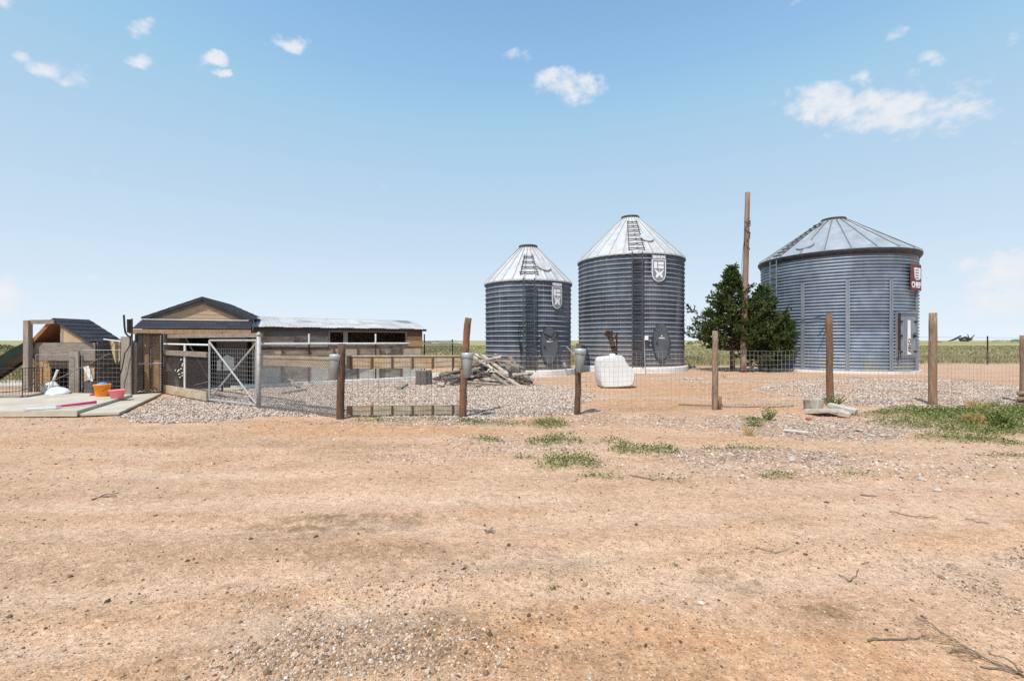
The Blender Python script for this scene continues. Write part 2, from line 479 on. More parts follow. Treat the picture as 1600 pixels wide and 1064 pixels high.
def m_track(x, y):
    m = np.zeros_like(x)
    for y0, k, c2_, am in TRACKS:
        t = y - (y0 + k * x + c2_ * x * x + .10 * np.sin(x * .7 + y0))
        m = np.maximum(m, np.exp(-(t / .17) ** 2) * am / .02)
    return np.clip(m * (fbm(x * .35, y, 1.6, 23) * 2.2 - .45), 0, 1)


def hgt(x, y):
    z = (fbm(x, y, .55, 3) - .5) * .055 + (fbm(x, y, 2.6, 21, 3) - .5) * .028
    # wheel tracks sweeping across the yard
    for y0, k, c2_, am in TRACKS:
        t = y - (y0 + k * x + c2_ * x * x + .10 * np.sin(x * .7 + y0))
        z = z - am * .5 * np.exp(-(t / .13) ** 2) + am * .25 * np.exp(-((np.abs(t) - .25) / .12) ** 2)
    z = z + .05 * np.clip(m_green(x, y) - .2, 0, 1) * (np.abs(x) < 40)
    near = np.clip((y + 12) / 6, 0, 1) * np.clip((60 - y) / 30, 0, 1)
    z = z * near
    return z - .02


# one sheet, fine where the camera stands and reaching the horizon
def axis(a, b, step, far, grow=1.16):
    mid = list(np.arange(a, b + 1e-6, step))
    lo, hi, s = [], [], step
    x = a
    while x > -far:
        s *= grow; x -= s; lo.append(x)
    s, x = step, b
    while x < far:
        s *= grow; x += s; hi.append(x)
    return np.array(lo[::-1] + mid + hi)


gx = axis(-14.5, 15.5, .075, 6000)
gy = axis(1.2, 13.5, .05, 6000)
GX, GY = np.meshgrid(gx, gy)
GZ = hgt(GX, GY)
me = np_mesh('ground', np.stack([GX, GY, GZ], -1).reshape(-1, 3), grid_faces(len(gy), len(gx)), True)
mg = np.stack([m_gravel(GX, GY) * np.clip((GY - 3.2) / 3.2, .45, 1), np.clip(blobs(GX, GY, ORANGE_B, .5), 0, 1), np.clip(blobs(GX, GY, DARK_B, .35), 0, 1), np.ones_like(GX)], -1)
at = me.color_attributes.new('cover', 'FLOAT_COLOR', 'POINT')
at.data.foreach_set('color', mg.astype(np.float32).ravel())
mg2 = np.stack([m_green(GX, GY), m_field(GX, GY), m_track(GX, GY), np.ones_like(GX)], -1)
at = me.color_attributes.new('plants', 'FLOAT_COLOR', 'POINT')
at.data.foreach_set('color', mg2.astype(np.float32).ravel())


def ground_material():
    m = bpy.data.materials.new('dry_dirt')
    m.use_nodes = True
    N, L = m.node_tree.nodes, m.node_tree.links
    b = N['Principled BSDF']
    b.inputs['Roughness'].default_value = .95
    b.inputs['Specular IOR Level'].default_value = .1
    pos = N.new('ShaderNodeNewGeometry').outputs['Position']

    def noise(s, d=5, st=None, r=.6):
        n = N.new('ShaderNodeTexNoise')
        n.inputs['Scale'].default_value = s
        n.inputs['Detail'].default_value = d
        n.inputs['Roughness'].default_value = r
        if st:
            mp = N.new('ShaderNodeMapping')
            mp.inputs['Scale'].default_value = st
            mp.inputs['Rotation'].default_value = (0, 0, .12)
            L.new(pos, mp.inputs[0])
            L.new(mp.outputs[0], n.inputs[0])
        else:
            L.new(pos, n.inputs[0])
        return n.outputs[0]

    def rng_(v, a, c, lo=0., hi=1.):
        n = N.new('ShaderNodeMapRange')
        n.inputs[1].default_value = a
        n.inputs[2].default_value = c
        n.inputs[3].default_value = lo
        n.inputs[4].default_value = hi
        L.new(v, n.inputs[0])
        return n.outputs[0]

    def mix(f, a, c, t='MIX'):
        n = N.new('ShaderNodeMixRGB')
        n.blend_type = t
        for i, v in enumerate((f, a, c)):
            if isinstance(v, (tuple, float)): n.inputs[i].default_value = v
            else: L.new(v, n.inputs[i])
        return n.outputs[0]

    def mth(op, a, c):
        n = N.new('ShaderNodeMath')
        n.operation = op
        for i, v in enumerate((a, c)):
            if isinstance(v, float): n.inputs[i].default_value = v
            else: L.new(v, n.inputs[i])
        return n.outputs[0]

    def vor(s, feat='F1'):
        n = N.new('ShaderNodeTexVoronoi')
        n.feature = feat
        n.inputs['Scale'].default_value = s
        L.new(pos, n.inputs['Vector'])
        return n

    def attr(nm):
        a = N.new('ShaderNodeVertexColor')
        a.layer_name = nm
        s = N.new('ShaderNodeSeparateColor')
        L.new(a.outputs[0], s.inputs[0])
        return s.outputs
    cov, pla = attr('cover'), attr('plants')
    mid = noise(1.4, 7)
    strk = noise(1.1, 6, (.35, 2.0, 1))
    fine = noise(34, 4)
    fine2 = noise(140, 2)
    c = mix(rng_(mid, .32, .68), (.455, .270, .163, 1), (.605, .388, .258, 1))
    c = mix(rng_(strk, .45, .72, 0, .75), c, (.64, .435, .300, 1))
    c = mix(rng_(noise(.33, 4), .45, .7, 0, .5), c, (.47, .30, .185, 1))
    brk = rng_(noise(3.2, 6), .35, .6)
    c = mix(mth('MULTIPLY', cov[1], rng_(brk, 0., 1., .7, 1.)), c, mix(rng_(noise(5, 5), .35, .65), (.44, .225, .108, 1), (.60, .345, .185, 1)))
    c = mix(mth('MULTIPLY', mth('MINIMUM', mth('MULTIPLY', cov[2], 1.5), 1.0), rng_(noise(8, 7, None, .7), .36, .58)), c, (.235, .14, .072, 1))
    c = mix(mth('MULTIPLY', pla[2], .8), c, (.62, .43, .305, 1))
    # litter
    c = mix(rng_(noise(7.5, 7, (1, 1.8, 1), .7), .53, .70, 0, .62), c, (.25, .155, .092, 1))
    # gravel cells
    vg = vor(26.)
    rp = N.new('ShaderNodeValToRGB')
    els = rp.color_ramp.elements
    for _ in range(3): els.new(.5)
    for e, (p, q) in zip(els, [(0, (.12, .085, .06, 1)), (.25, (.28, .205, .155, 1)), (.55, (.44, .34, .275, 1)), (.8, (.56, .455, .38, 1)), (1, (.68, .61, .54, 1))]):
        e.position, e.color = p, q
    sx = N.new('ShaderNodeSeparateColor')
    L.new(vg.outputs['Color'], sx.inputs[0])
    L.new(sx.outputs[0], rp.inputs[0])
    gcol = mix(rng_(vg.outputs['Distance'], .45, .75, 0, .75), rp.outputs[0], (.11, .08, .06, 1))
    gm = mth('MULTIPLY', cov[0], 1.25)
    gm = rng_(mth('ADD', gm, mth('MULTIPLY', mth('SUBTRACT', noise(11, 6, None, .7), .5), 1.5)), .35, .65)
    c = mix(gm, c, gcol)
    # scattered specks: pale pebbles, dark grains and painted-in pebble shadows
    spz = N.new('ShaderNodeSeparateXYZ')
    L.new(pos, spz.inputs[0])
    away = rng_(spz.outputs[1], 3.6, 6.5)
    for s, thr, colr, amt in ((55., .88, (.64, .53, .43, 1), .6), (90., .80, (.66, .53, .42, 1), .45), (70., .80, (.14, .085, .052, 1), .7), (34., .86, (.15, .09, .055, 1), .75), (28., .90, (.60, .48, .37, 1), .6), (21., .93, (.12, .075, .045, 1), .7), (120., .74, (.18, .11, .068, 1), .7)):
        v = vor(s)
        s2 = N.new('ShaderNodeSeparateColor')
        L.new(v.outputs['Color'], s2.inputs[0])
        on = mth('MULTIPLY', mth('GREATER_THAN', s2.outputs[1], float(thr)), rng_(v.outputs['Distance'], .5, .3, 0, amt))
        if s < 50: on = mth('MULTIPLY', on, away)
        c = mix(on, c, colr)
    # plants
    c = mix(mth('MULTIPLY', pla[0], rng_(noise(14, 5), .35, .6)), c, (.16, .16, .06, 1))
    far = mix(rng_(noise(.5, 6, (.5, 1.2, 1)), .35, .65), (.27, .25, .115, 1), (.40, .335, .18, 1))
    far = mix(rng_(noise(.05, 5, (.3, 1.6, 1)), .45, .65, 0, .7), far, (.235, .225, .11, 1))
    c = mix(pla[1], c, far)
    c = mix(.55, c, mix(fine, (.72, .72, .72, 1), (1.22, 1.22, 1.22, 1)), 'MULTIPLY')
    c = mix(.85, c, mix(rng_(noise(17, 7, None, .8), .3, .7), (.76, .735, .71, 1), (1.38, 1.38, 1.38, 1)), 'MULTIPLY')
    L.new(c, b.inputs['Base Color'])
    hsum = mth('ADD', mth('MULTIPLY', fine, .9), mth('MULTIPLY', fine2, .35))
    hsum = mth('ADD', hsum, mth('MULTIPLY', noise(9, 5), 1.4))
    hsum = mth('ADD', hsum, mth('MULTIPLY', gm, mth('MULTIPLY', vg.outputs['Distance'], -1.1)))
    bp = N.new('ShaderNodeBump')
    bp.inputs['Strength'].default_value = .75
    bp.inputs['Distance'].default_value = .022
    L.new(hsum, bp.inputs['Height'])
    L.new(bp.outputs[0], b.inputs['Normal'])
    return m


o = link_mesh('ground', me, ground_material())
tag(o, 'bare tan dirt yard running out into open prairie', 'ground', kind='structure')


def hz(x, y):
    return float(hgt(np.array([float(x)]), np.array([float(y)]))[0])


# ------------------------------------------------------------------ loose stones
t = (1 + 5 ** .5) / 2
ICO_V = np.array([(-1, t, 0), (1, t, 0), (-1, -t, 0), (1, -t, 0), (0, -1, t), (0, 1, t), (0, -1, -t), (0, 1, -t), (t, 0, -1), (t, 0, 1), (-t, 0, -1), (-t, 0, 1)]) / math.sqrt(1 + t * t)
ICO_F = np.array([(0, 11, 5), (0, 5, 1), (0, 1, 7), (0, 7, 10), (0, 10, 11), (1, 5, 9), (5, 11, 4), (11, 10, 2), (10, 7, 6), (7, 1, 8), (3, 9, 4), (3, 4, 2), (3, 2, 6), (3, 6, 8), (3, 8, 9), (4, 9, 5), (2, 4, 11), (6, 2, 10), (8, 6, 7), (9, 8, 1)])


def stones(name, X, Y, S, mt, label, cat):
    n = len(X)
    a = rng.uniform(0, 2 * pi, n)
    V = ICO_V[None] * (1 + rng.uniform(-.28, .28, (n, 12, 1)))
    sc = np.stack([rng.uniform(.7, 1.25, n), rng.uniform(.6, 1.0, n), rng.uniform(.4, .75, n)], -1) * S[:, None]
    V = V * sc[:, None, :]
    tl = rng.uniform(-.5, .5, n)
    c, s = np.cos(tl), np.sin(tl)
    V = np.stack([V[..., 0] * c[:, None] - V[..., 2] * s[:, None], V[..., 1], V[..., 0] * s[:, None] + V[..., 2] * c[:, None]], -1)
    c, s = np.cos(a), np.sin(a)
    W = np.empty_like(V)
    W[..., 0] = V[..., 0] * c[:, None] - V[..., 1] * s[:, None] + X[:, None]
    W[..., 1] = V[..., 0] * s[:, None] + V[..., 1] * c[:, None] + Y[:, None]
    W[..., 2] = V[..., 2] + hgt(X, Y)[:, None] + S[:, None] * .22
    Fc = (ICO_F[None] + (np.arange(n) * 12)[:, None, None]).reshape(-1, 3)
    ob = link_mesh(name, np_mesh(name, W.reshape(-1, 3), Fc), mt)
    return tag(ob, label, cat, kind='stuff')


def sample(n, x0, x1, y0, y1, dens):
    X = rng.uniform(x0, x1, n)
    Y = rng.uniform(y0, y1, n)
    k = rng.uniform(0, 1, n) < dens(X, Y)
    return X[k], Y[k]


wx = lambda x, y: pip(x + (fbm(x, y, 1.2, 5) - .5) * .9, y + (fbm(x, y, 1.2, 9) - .5) * .9, YARD)
X, Y = sample(105000, -10.5, 3, 8, 18.5, lambda x, y: wx(x, y) * .95 + .02)
stones('gravel', X, Y, rng.uniform(.009, .027, len(X)), M['gravel'], 'pale pinkish gravel filling the fenced yard below the log pile', 'gravel')
X, Y = sample(70000, 5.5, 17, 9.5, 18, lambda x, y: np.clip(m_gravel(x, y) * 1.05, .04, .85))
stones('gravel', X, Y, rng.uniform(.009, .028, len(X)), M['gravel'], 'pale gravel band in front of the widest grain bin', 'gravel')
X, Y = sample(60000, -6, 11, 5.0, 9.6, lambda x, y: np.clip(m_gravel(x, y) * .75 + .02, 0, 1) * (~wx(x, y)))
stones('gravel', X, Y, rng.uniform(.006, .020, len(X)), M['gravel'], 'loose gravel scattered over the dirt before the fence', 'gravel')
# near pebbles: density follows nearness so that they stay fine-grained
n = 60000
Y = 1 / rng.uniform(1 / 9.0, 1 / 1.75, n)
X = rng.uniform(-1.25, 1.25, n) * Y
gmk = m_gravel(X, Y)
k = rng.uniform(0, 1, n) < np.clip(.02 + .75 * np.clip(fbm(X, Y, 1.3, 61) - .32, 0, 1) + gmk * 1.2 - .5 * m_track(X, Y), 0, 1)
X, Y, gmk = X[k], Y[k], gmk[k]
S = np.exp(rng.normal(-5.45, .48, len(X))) * (1 + .4 * gmk)
S = np.clip(S, .0022, .02)
n = 150000
Yg = 1 / rng.uniform(1 / 7.0, 1 / 1.75, n)
Xg = rng.uniform(-1.25, 1.25, n) * Yg
gq = m_gravel(Xg, Yg)
k = rng.uniform(0, 1, n) < np.clip((gq - .08) * 1.15 * np.clip(fbm(Xg, Yg, 5, 8) * 2.4 - .6, 0, 1), 0, 1)
Xg, Yg = Xg[k], Yg[k]
stones('gravel', Xg, Yg, np.clip(np.exp(rng.normal(-5.45, .42, len(Xg))), .002, .011), M['near_gravel'], 'fine pale gravel pressed into patches of the near dirt', 'gravel')
stones('pebbles', X, Y, S, M['pebble'], 'small tan and brown pebbles strewn over the bare dirt', 'pebbles')

n = 6500
Y = 1 / rng.uniform(1 / 9.3, 1 / 2.2, n)
X = rng.uniform(-1.25, 1.25, n) * Y
k = rng.uniform(0, 1, n) < np.clip(fbm(X, Y, .7, 71) * 1.8 - .45, .05, 1)
X, Y = X[k], Y[k]
stones('clods', X, Y, np.clip(np.exp(rng.normal(-5.05, .5, len(X))) * (.4 + Y / 9), .002, .019), M['clod'], 'dark brown clods of dirt dotted over the bare yard', 'clods')

# ------------------------------------------------------------------ weeds, grass


def blades(name, X, Y, Hh, Wd, mt, lean=.5, parent=None, z=None):
    n = len(X)
    a = rng.uniform(0, 2 * pi, n)
    la = rng.uniform(0, 2 * pi, n)
    ln = rng.uniform(0, lean, n) * Hh
    z0 = hgt(X, Y) - .01 if z is None else z
    dx, dy = np.cos(a) * Wd * .5, np.sin(a) * Wd * .5
    V = np.empty((n, 4, 3))
    V[:, 0] = np.stack([X - dx, Y - dy, z0], -1)
    V[:, 1] = np.stack([X + dx, Y + dy, z0], -1)
    V[:, 2] = np.stack([X + dx * .6 + np.cos(la) * ln * .5, Y + dy * .6 + np.sin(la) * ln * .5, z0 + Hh * .62], -1)
    V[:, 3] = np.stack([X + np.cos(la) * ln, Y + np.sin(la) * ln, z0 + Hh], -1)
    Fc = (np.array([[0, 1, 2], [0, 2, 3]])[None] + (np.arange(n) * 4)[:, None, None]).reshape(-1, 3)
    me = np_mesh(name, V.reshape(-1, 3), Fc)
    return link_mesh(name, me, mt, parent)


def leaves(n, X, Y, Z, S):
    """small diamond leaves in random attitudes"""
    d = rng.normal(0, 1, (n, 3)); d[:, 2] = np.abs(d[:, 2]) * .6
    d /= np.linalg.norm(d, axis=1)[:, None]
    e = np.cross(d, rng.normal(0, 1, (n, 3)))
    e /= np.linalg.norm(e, axis=1)[:, None]
    c = np.stack([X, Y, Z], -1)
    s = S[:, None]
    V = np.stack([c, c + d * s * .5 + e * s * .28, c + d * s, c + d * s * .5 - e * s * .28], 1)
    Fc = (np.array([[0, 1, 2, 3]])[None] + (np.arange(n) * 4)[:, None, None]).reshape(-1, 4)
    return V.reshape(-1, 3), Fc


def weed_patch(label, x0, x1, y0, y1, n, hmax, smax):
    X, Y = sample(n, x0, x1, y0, y1, lambda x, y: np.clip(m_green(x, y) * 1.1 - .12, 0, 1) * np.clip(fbm(x, y, 3.5, 12) * 3.2 - .62, .15, 1))
    g = m_green(X, Y)
    Z = hgt(X, Y) + rng.uniform(0, 1, len(X)) ** 1.3 * hmax * (.25 + g * fbm(X, Y, 5, 3) * 1.5)
    V, Fc = leaves(len(X), X, Y, Z, rng.uniform(.4, 1, len(X)) * smax)
    ob = link_mesh('ground_cover', np_mesh('ground_cover', V, Fc), M['weed'])
    tag(ob, label, 'weeds', kind='stuff')


weed_patch('dense low green weeds at the foot of the right hand fence posts', 8.2, 15.5, 7.0, 11.2, 90000, .11, .045)
weed_patch('sparse green weed patches on the dirt before the fence', -4.5, 8.2, 4.0, 9.6, 260000, .085, .036)

# prairie beyond the yard
def prairie(label, y0, y1, n, x0, x1, hr, wr, mt, pw=1.0):
    Y = y0 + (y1 - y0) * rng.uniform(0, 1, n) ** pw
    X = rng.uniform(x0, x1, n) * np.maximum(Y, 20) / 30
    k = rng.uniform(0, 1, n) < m_field(X, Y) * (.35 + .9 * fbm(X, Y, .5, 91))
    X, Y = X[k], Y[k]
    sc = .6 + .8 * fbm(X, Y, .3, 17)
    ob = blades('prairie_grass', X, Y, rng.uniform(*hr, len(X)) * sc, rng.uniform(*wr, len(X)) * (Y / 30), mt, .7)
    tag(ob, label, 'grass', kind='stuff')


prairie('dry tan grass along the near edge of the prairie', 15, 40, 120000, -34, 44, (.10, .42), (.02, .06), M['prairie'])
prairie('green sage and grass of the open prairie', 33, 130, 80000, -36, 46, (.05, .24), (.06, .16), M['prairie_green'], 1.6)


def plant(name, c, n, h, spread, mt, label, cat, group=None, w=.006, lf_=1.0):
    o = empty(name, (c.x, c.y, hz(c.x, c.y)), label, cat, group)
    a = rng.uniform(0, 2 * pi, n)
    r = rng.uniform(0, spread, n)
    X, Y = c.x + np.cos(a) * r * .6, c.y + np.sin(a) * r * .6
    Hh = rng.uniform(.45, 1, n) * h
    ob = blades('foliage', X - c.x, Y - c.y, Hh, np.full(n, w), mt, .9, o, np.full(n, -.02))
    if mt is M['weed']:
        m = n * 3
        aa = rng.uniform(0, 2 * pi, m)
        rr = rng.uniform(0, spread, m) ** 1
        V, Fc = leaves(m, np.cos(aa) * rr, np.sin(aa) * rr, rng.uniform(.1, 1, m) * h * .9, rng.uniform(.02, .05, m) * lf_)
        link_mesh('leaves', np_mesh('leaves', V, Fc), mt, o)
    return o


plant('weed_plant', G(1172, 680), 60, .22, .14, M['straw'], 'small yellowing grass tuft left of the concrete rubble', 'weed')
plant('weed_plant', G(1178, 663), 50, .16, .2, M['weed'], 'low bushy green weed just behind the yellowing tuft', 'weed')
plant('weed_plant', G(1201, 654), 50, .27, .12, M['weed'], 'upright dark green weed left of the concrete rubble', 'weed')
plant('grass_tuft', G(1520, 662), 380, .22, .24, M['straw'], 'golden dry grass tuft standing in the green weeds', 'grass tuft', w=.0045)
plant('grass_tuft', G(1523, 642), 60, .34, .25, M['straw'], 'thin dry stalks standing behind the golden grass tuft', 'grass tuft', w=.008)
plant('weed_plant', G(1563, 668), 130, .34, .2, M['weed'], 'tall green weed at the right of the golden grass tuft', 'weed')
plant('weed_plant', G(1303, 640), 60, .40, .12, M['weed'], 'green stalks growing at the foot of the post with the concrete blocks', 'weed')
plant('weed_plant', G(1132, 590), 30, .25, .15, M['straw'], 'pale dry tuft between the silo pair and the juniper', 'weed')
for i, (px, py, h, lb) in enumerate(((1055, 882, .035, 'tiny dark green sprig on the bare dirt below the fence'), (864, 914, .03, 'tiny olive weed beside the red smear on the dirt'))):
    plant('sprig', G(px, py), 14, h * .6, .03, M['weed'], lb, 'weed', w=.002, lf_=.32)

# ------------------------------------------------------------------ grain bins


def front_phi(c, r, px):
    """angle on a round wall of the point in front that lies on the sight line through px"""
    d = Vector(((px - CX) / F, 1.0)).normalized()
    cc = Vector((c[0], c[1]))
    b = d.dot(cc)
    disc = b * b - (cc.dot(cc) - r * r)
    s = b - math.sqrt(max(disc, 0))
    p = d * s - cc
    return math.atan2(p.y, p.x)


def lathe_np(name, Rf, th, zs, mt, parent, smooth, c):
    T, Z = np.meshgrid(th, zs)
    Rr = Rf(T, Z)
    V = np.stack([Rr * np.cos(T), Rr * np.sin(T), Z], -1).reshape(-1, 3)
    return link_mesh(name, np_mesh(name, V, grid_faces(len(zs), len(th), True), smooth), mt, parent)


def sheets(ob, T, Z, ns, z0, zh, lo, hi):
    """each bolted sheet of the wall has weathered a little differently"""
    a = np.floor(Z - 0 * T) * 0
    ring = np.floor((Z - z0) / zh).astype(int)
    sec = np.floor((T / (2 * pi) * ns + .5 * (ring % 2)) % ns).astype(int)
    tab = rng.uniform(lo, hi, (64, 64))
    v = tab[ring % 64, sec % 64]
    at = ob.data.attributes.new('sheet', 'FLOAT', 'POINT')
    at.data.foreach_set('value', v.astype(np.float32).ravel())


def weathered(m, dirt, z0, z1):
    N, L = m.node_tree.nodes, m.node_tree.links
    b = N['Principled BSDF']
    src = b.inputs['Base Color'].links[0].from_socket
    at = N.new('ShaderNodeAttribute')
    at.attribute_name = 'sheet'
    sc = N.new('ShaderNodeVectorMath')
    sc.operation = 'SCALE'
    L.new(src, sc.inputs[0])
    L.new(at.outputs['Fac'], sc.inputs['Scale'])
    tc = N.new('ShaderNodeTexCoord')
    sp = N.new('ShaderNodeSeparateXYZ')
    L.new(tc.outputs['Object'], sp.inputs[0])
    n = N.new('ShaderNodeTexNoise')
    n.inputs['Scale'].default_value = 1.6
    n.inputs['Detail'].default_value = 7
    L.new(tc.outputs['Object'], n.inputs[0])
    mr = N.new('ShaderNodeMapRange')
    mr.inputs[1].default_value = z1
    mr.inputs[2].default_value = z0
    L.new(sp.outputs[2], mr.inputs[0])
    m2 = N.new('ShaderNodeMapRange')
    m2.inputs[1].default_value = .38
    m2.inputs[2].default_value = .66
    L.new(n.outputs[0], m2.inputs[0])
    mu = N.new('ShaderNodeMath')
    mu.operation = 'MULTIPLY'
    L.new(mr.outputs[0], mu.inputs[0])
    L.new(m2.outputs[0], mu.inputs[1])
    # thin drips running down the sheets
    mp = N.new('ShaderNodeMapping')
    mp.inputs['Scale'].default_value = (7, 7, .25)
    L.new(tc.outputs['Object'], mp.inputs[0])
    n2 = N.new('ShaderNodeTexNoise')
    n2.inputs['Scale'].default_value = 1.5
    n2.inputs['Detail'].default_value = 6
    L.new(mp.outputs[0], n2.inputs[0])
    m3 = N.new('ShaderNodeMapRange')
    m3.inputs[1].default_value = .56
    m3.inputs[2].default_value = .75
    m3.inputs[4].default_value = .55
    L.new(n2.outputs[0], m3.inputs[0])
    mxd = N.new('ShaderNodeMixRGB')
    L.new(m3.outputs[0], mxd.inputs[0])
    L.new(sc.outputs[0], mxd.inputs[1])
    mxd.inputs[2].default_value = (.36, .35, .34, 1)
    mx = N.new('ShaderNodeMixRGB')
    L.new(mu.outputs[0], mx.inputs[0])
    L.new(mxd.outputs[0], mx.inputs[1])
    mx.inputs[2].default_value = dirt
    L.new(mx.outputs[0], b.inputs['Base Color'])


weathered(M['bin_blue'], (.34, .25, .17, 1), .1, 1.5)
weathered(M['bin_blue2'], (.34, .25, .17, 1), .1, 1.7)
weathered(M['bin_galv'], (.46, .38, .22, 1), .1, .8)


class Wall:
    """local frame on a round wall: u along the wall (to the right seen from outside), z up, d outwards"""
    def __init__(s, c, r, phi):
        s.c, s.r = Vector((c[0], c[1], 0)), r
        s.n = Vector((cos(phi), sin(phi), 0))
        s.u = Vector((-sin(phi), cos(phi), 0))

    def __call__(s, u, z, d=0.0):
        return s.c + s.n * (s.r + d) + s.u * u + Vector((0, 0, z))


TXT = {}


def text_mesh(body, size, bold=0.0):
    cu = bpy.data.curves.new('lettering', 'FONT')
    cu.body = body
    cu.size = size
    cu.align_x = 'CENTER'
    cu.align_y = 'CENTER'
    cu.extrude = .004
    cu.offset = bold
    ob = bpy.data.objects.new('lettering', cu)
    COL.objects.link(ob)
    dg = bpy.context.evaluated_depsgraph_get()
    me = bpy.data.meshes.new_from_object(ob.evaluated_get(dg))
    bpy.data.objects.remove(ob)
    bpy.data.curves.remove(cu)
    return me


def put_text(name, body, size, w, u, z, d, mt, parent, bold=0.0, sx=1.0, rot=0.0):
    me = text_mesh(body, size, bold)
    o = ORG[parent]
    cr, sr = cos(rot), sin(rot)
    for v in me.vertices:
        x, y, zz = v.co
        x *= sx
        x, y = x * cr - y * sr, x * sr + y * cr
        v.co = w(u + x, z + y, d + zz) - o
    return link_mesh(name, me, mt, parent)


def rounded_shield(w, h, n=14):
    pts = [(-w / 2, 0), (w / 2, 0), (w / 2, -h * .58)]
    for i in range(1, n):
        t = i / n
        a = t * pi
        pts.append((w / 2 * cos(a), -h * .58 - h * .42 * sin(a) ** .85))
    pts.append((-w / 2, -h * .58))
    return pts


def poly_on(mb, w, pts, u, z, d, th):
    out = [w(u + p[0], z + p[1], d) for p in pts]
    mb.prism(out, w.n, th)


def emblem(root, w, z, W, Hh):
    """shield plate with a white rim, block device and little figure, name strip above"""
    e = MB()
    poly_on(e, w, [(-W / 2, Hh * .19), (W / 2, Hh * .19), (W / 2, .012), (-W / 2, .012)], 0, z, .05, .012)
    em = e.build('emblem', M['emblem_grey'], root)
    r = MB()
    poly_on(r, w, rounded_shield(W, Hh), 0, z, .045, .012)
    r.build('emblem_rim', M['emblem_white'], em)
    f = MB()
    poly_on(f, w, [(p[0] * .87, p[1] * .93 - Hh * .033) for p in rounded_shield(W, Hh)], 0, z, .06, .006)
    f.build('emblem_field', M['emblem_grey'], em)
    k = MB()
    a = W * .36
    top, bot = -Hh * .11, -Hh * .41
    mid = (top + bot) / 2
    d0 = .068
    for q in ([(-a, top), (-a * .38, top), (-a * .38, bot), (-a, bot)],
              [(-a * .20, top), (a * .9, top), (a * .9, mid + .02), (-a * .20, mid + .02)],
              [(-a * .20, mid - .02), (a * .9, mid - .02), (a * .9, bot), (-a * .20, bot)]):
        poly_on(k, w, q, 0, z, d0, .006)
    hc = (a * .12, -Hh * .49)
    poly_on(k, w, [(hc[0] + .035 * cos(i * pi / 6), hc[1] + .035 * sin(i * pi / 6)) for i in range(12)], 0, z, d0, .006)
    cxx = hc[0]
    y1, y2 = -Hh * .45, -Hh * .82
    ym = -Hh * .64
    fig = [(-a * .95, y1), (-a * .62, y1 - .01), (cxx - .06, ym + .08), (cxx + .06, ym + .08), (a * .72, y1 - .01), (a * .98, y1), (a * .55, ym), (a * .75, y2), (a * .42, y2), (cxx, ym - .06), (-a * .35, y2), (-a * .7, y2), (-a * .45, ym)]
    # split in three convex-ish pieces so that no face folds
    poly_on(k, w, [fig[0], fig[12], fig[2], fig[1]], 0, z, d0, .006)
    poly_on(k, w, [fig[5], fig[4], fig[3], fig[6]], 0, z, d0, .006)
    poly_on(k, w, [fig[2], fig[12], fig[9], fig[6], fig[3]], 0, z, d0, .0065)
    poly_on(k, w, [fig[12], fig[11], fig[10], fig[9]], 0, z, d0, .006)
    poly_on(k, w, [fig[6], fig[9], fig[8], fig[7]], 0, z, d0, .006)
    k.build('emblem_device', M['emblem_white'], em)
    put_text('lettering', 'BEHLEN', Hh * .185, w, 0, z + Hh * .10, .067, M['emblem_white'], em, .006, W / (Hh * .185 * 4.1))
    return em


def ladder(root, w, z0, z1, wd, off, step, mt, dp_=.05):
    l = MB()
    for s in (-1, 1):
        l.beam(w(s * wd / 2, z0, off), w(s * wd / 2, z1, off), .05, .02, w.n)
        zz = z0 + .3
        while zz < z1:
            l.beam(w(s * wd / 2, zz, off), w(s * wd / 2, zz, .0), .012, .03)
            zz += 1.2
    zz = z0 + .15
    while zz < z1 - .05:
        l.beam(w(-wd / 2, zz, off - dp_ / 2 + .02), w(wd / 2, zz, off - dp_ / 2 + .02), dp_, .035)
        zz += step
    return l.build('ladder', mt, root)


def cone_roof(root, c, r0, z0, r1, z1, nrib, mt, ribmat, riba, over=.05, drop=.05, sag=.0):
    n = nrib * 6
    th = np.linspace(0, 2 * pi, n, endpoint=False)
    k = np.arange(n) % 6
    hump = np.where(k == 0, 1.0, 0.0)
    rows = []
    R0 = r0 + over
    slope = (z1 - z0) / (R0 - r1)
    V = []
    rad = np.concatenate([[R0, R0], np.linspace(R0, r1, 7)])
    zz = np.concatenate([[z0 - drop, z0], z0 + (R0 - np.linspace(R0, r1, 7)) * slope])
    for i, (r, z) in enumerate(zip(rad, zz)):
        h = hump * (.045 if i > 0 else 0)
        h = h - sag * np.sin(k / 6 * pi) * (r / R0) * (1 if i > 1 else 0)
        V.append(np.stack([r * np.cos(th), r * np.sin(th), z + h], -1))
    V = np.concatenate(V)
    ob = link_mesh('roof', np_mesh('roof', V, grid_faces(len(rad), n, True)), mt, root)
    if riba:
        rb = MB()
        for i in range(nrib):
            a = 2 * pi * i / nrib
            d = Vector((cos(a), sin(a), 0))
            s = Vector((-sin(a), cos(a), 0))
            cc = Vector((c[0], c[1], 0))
            rb.beam(cc + d * (R0 + .01) + Vector((0, 0, z0 + .045)), cc + d * r1 + Vector((0, 0, z1 + .045)), riba, riba * 1.1)
        rb.build('roof_rib', ribmat, ob)
    return ob


def roof_pt(c, r0, z0, r1, z1, phi, t, off=.06, over=.05):
    r = (r0 + over) * (1 - t) + r1 * t
    return Vector((c[0] + cos(phi) * r, c[1] + sin(phi) * r, z0 + (z1 - z0) * t + off))


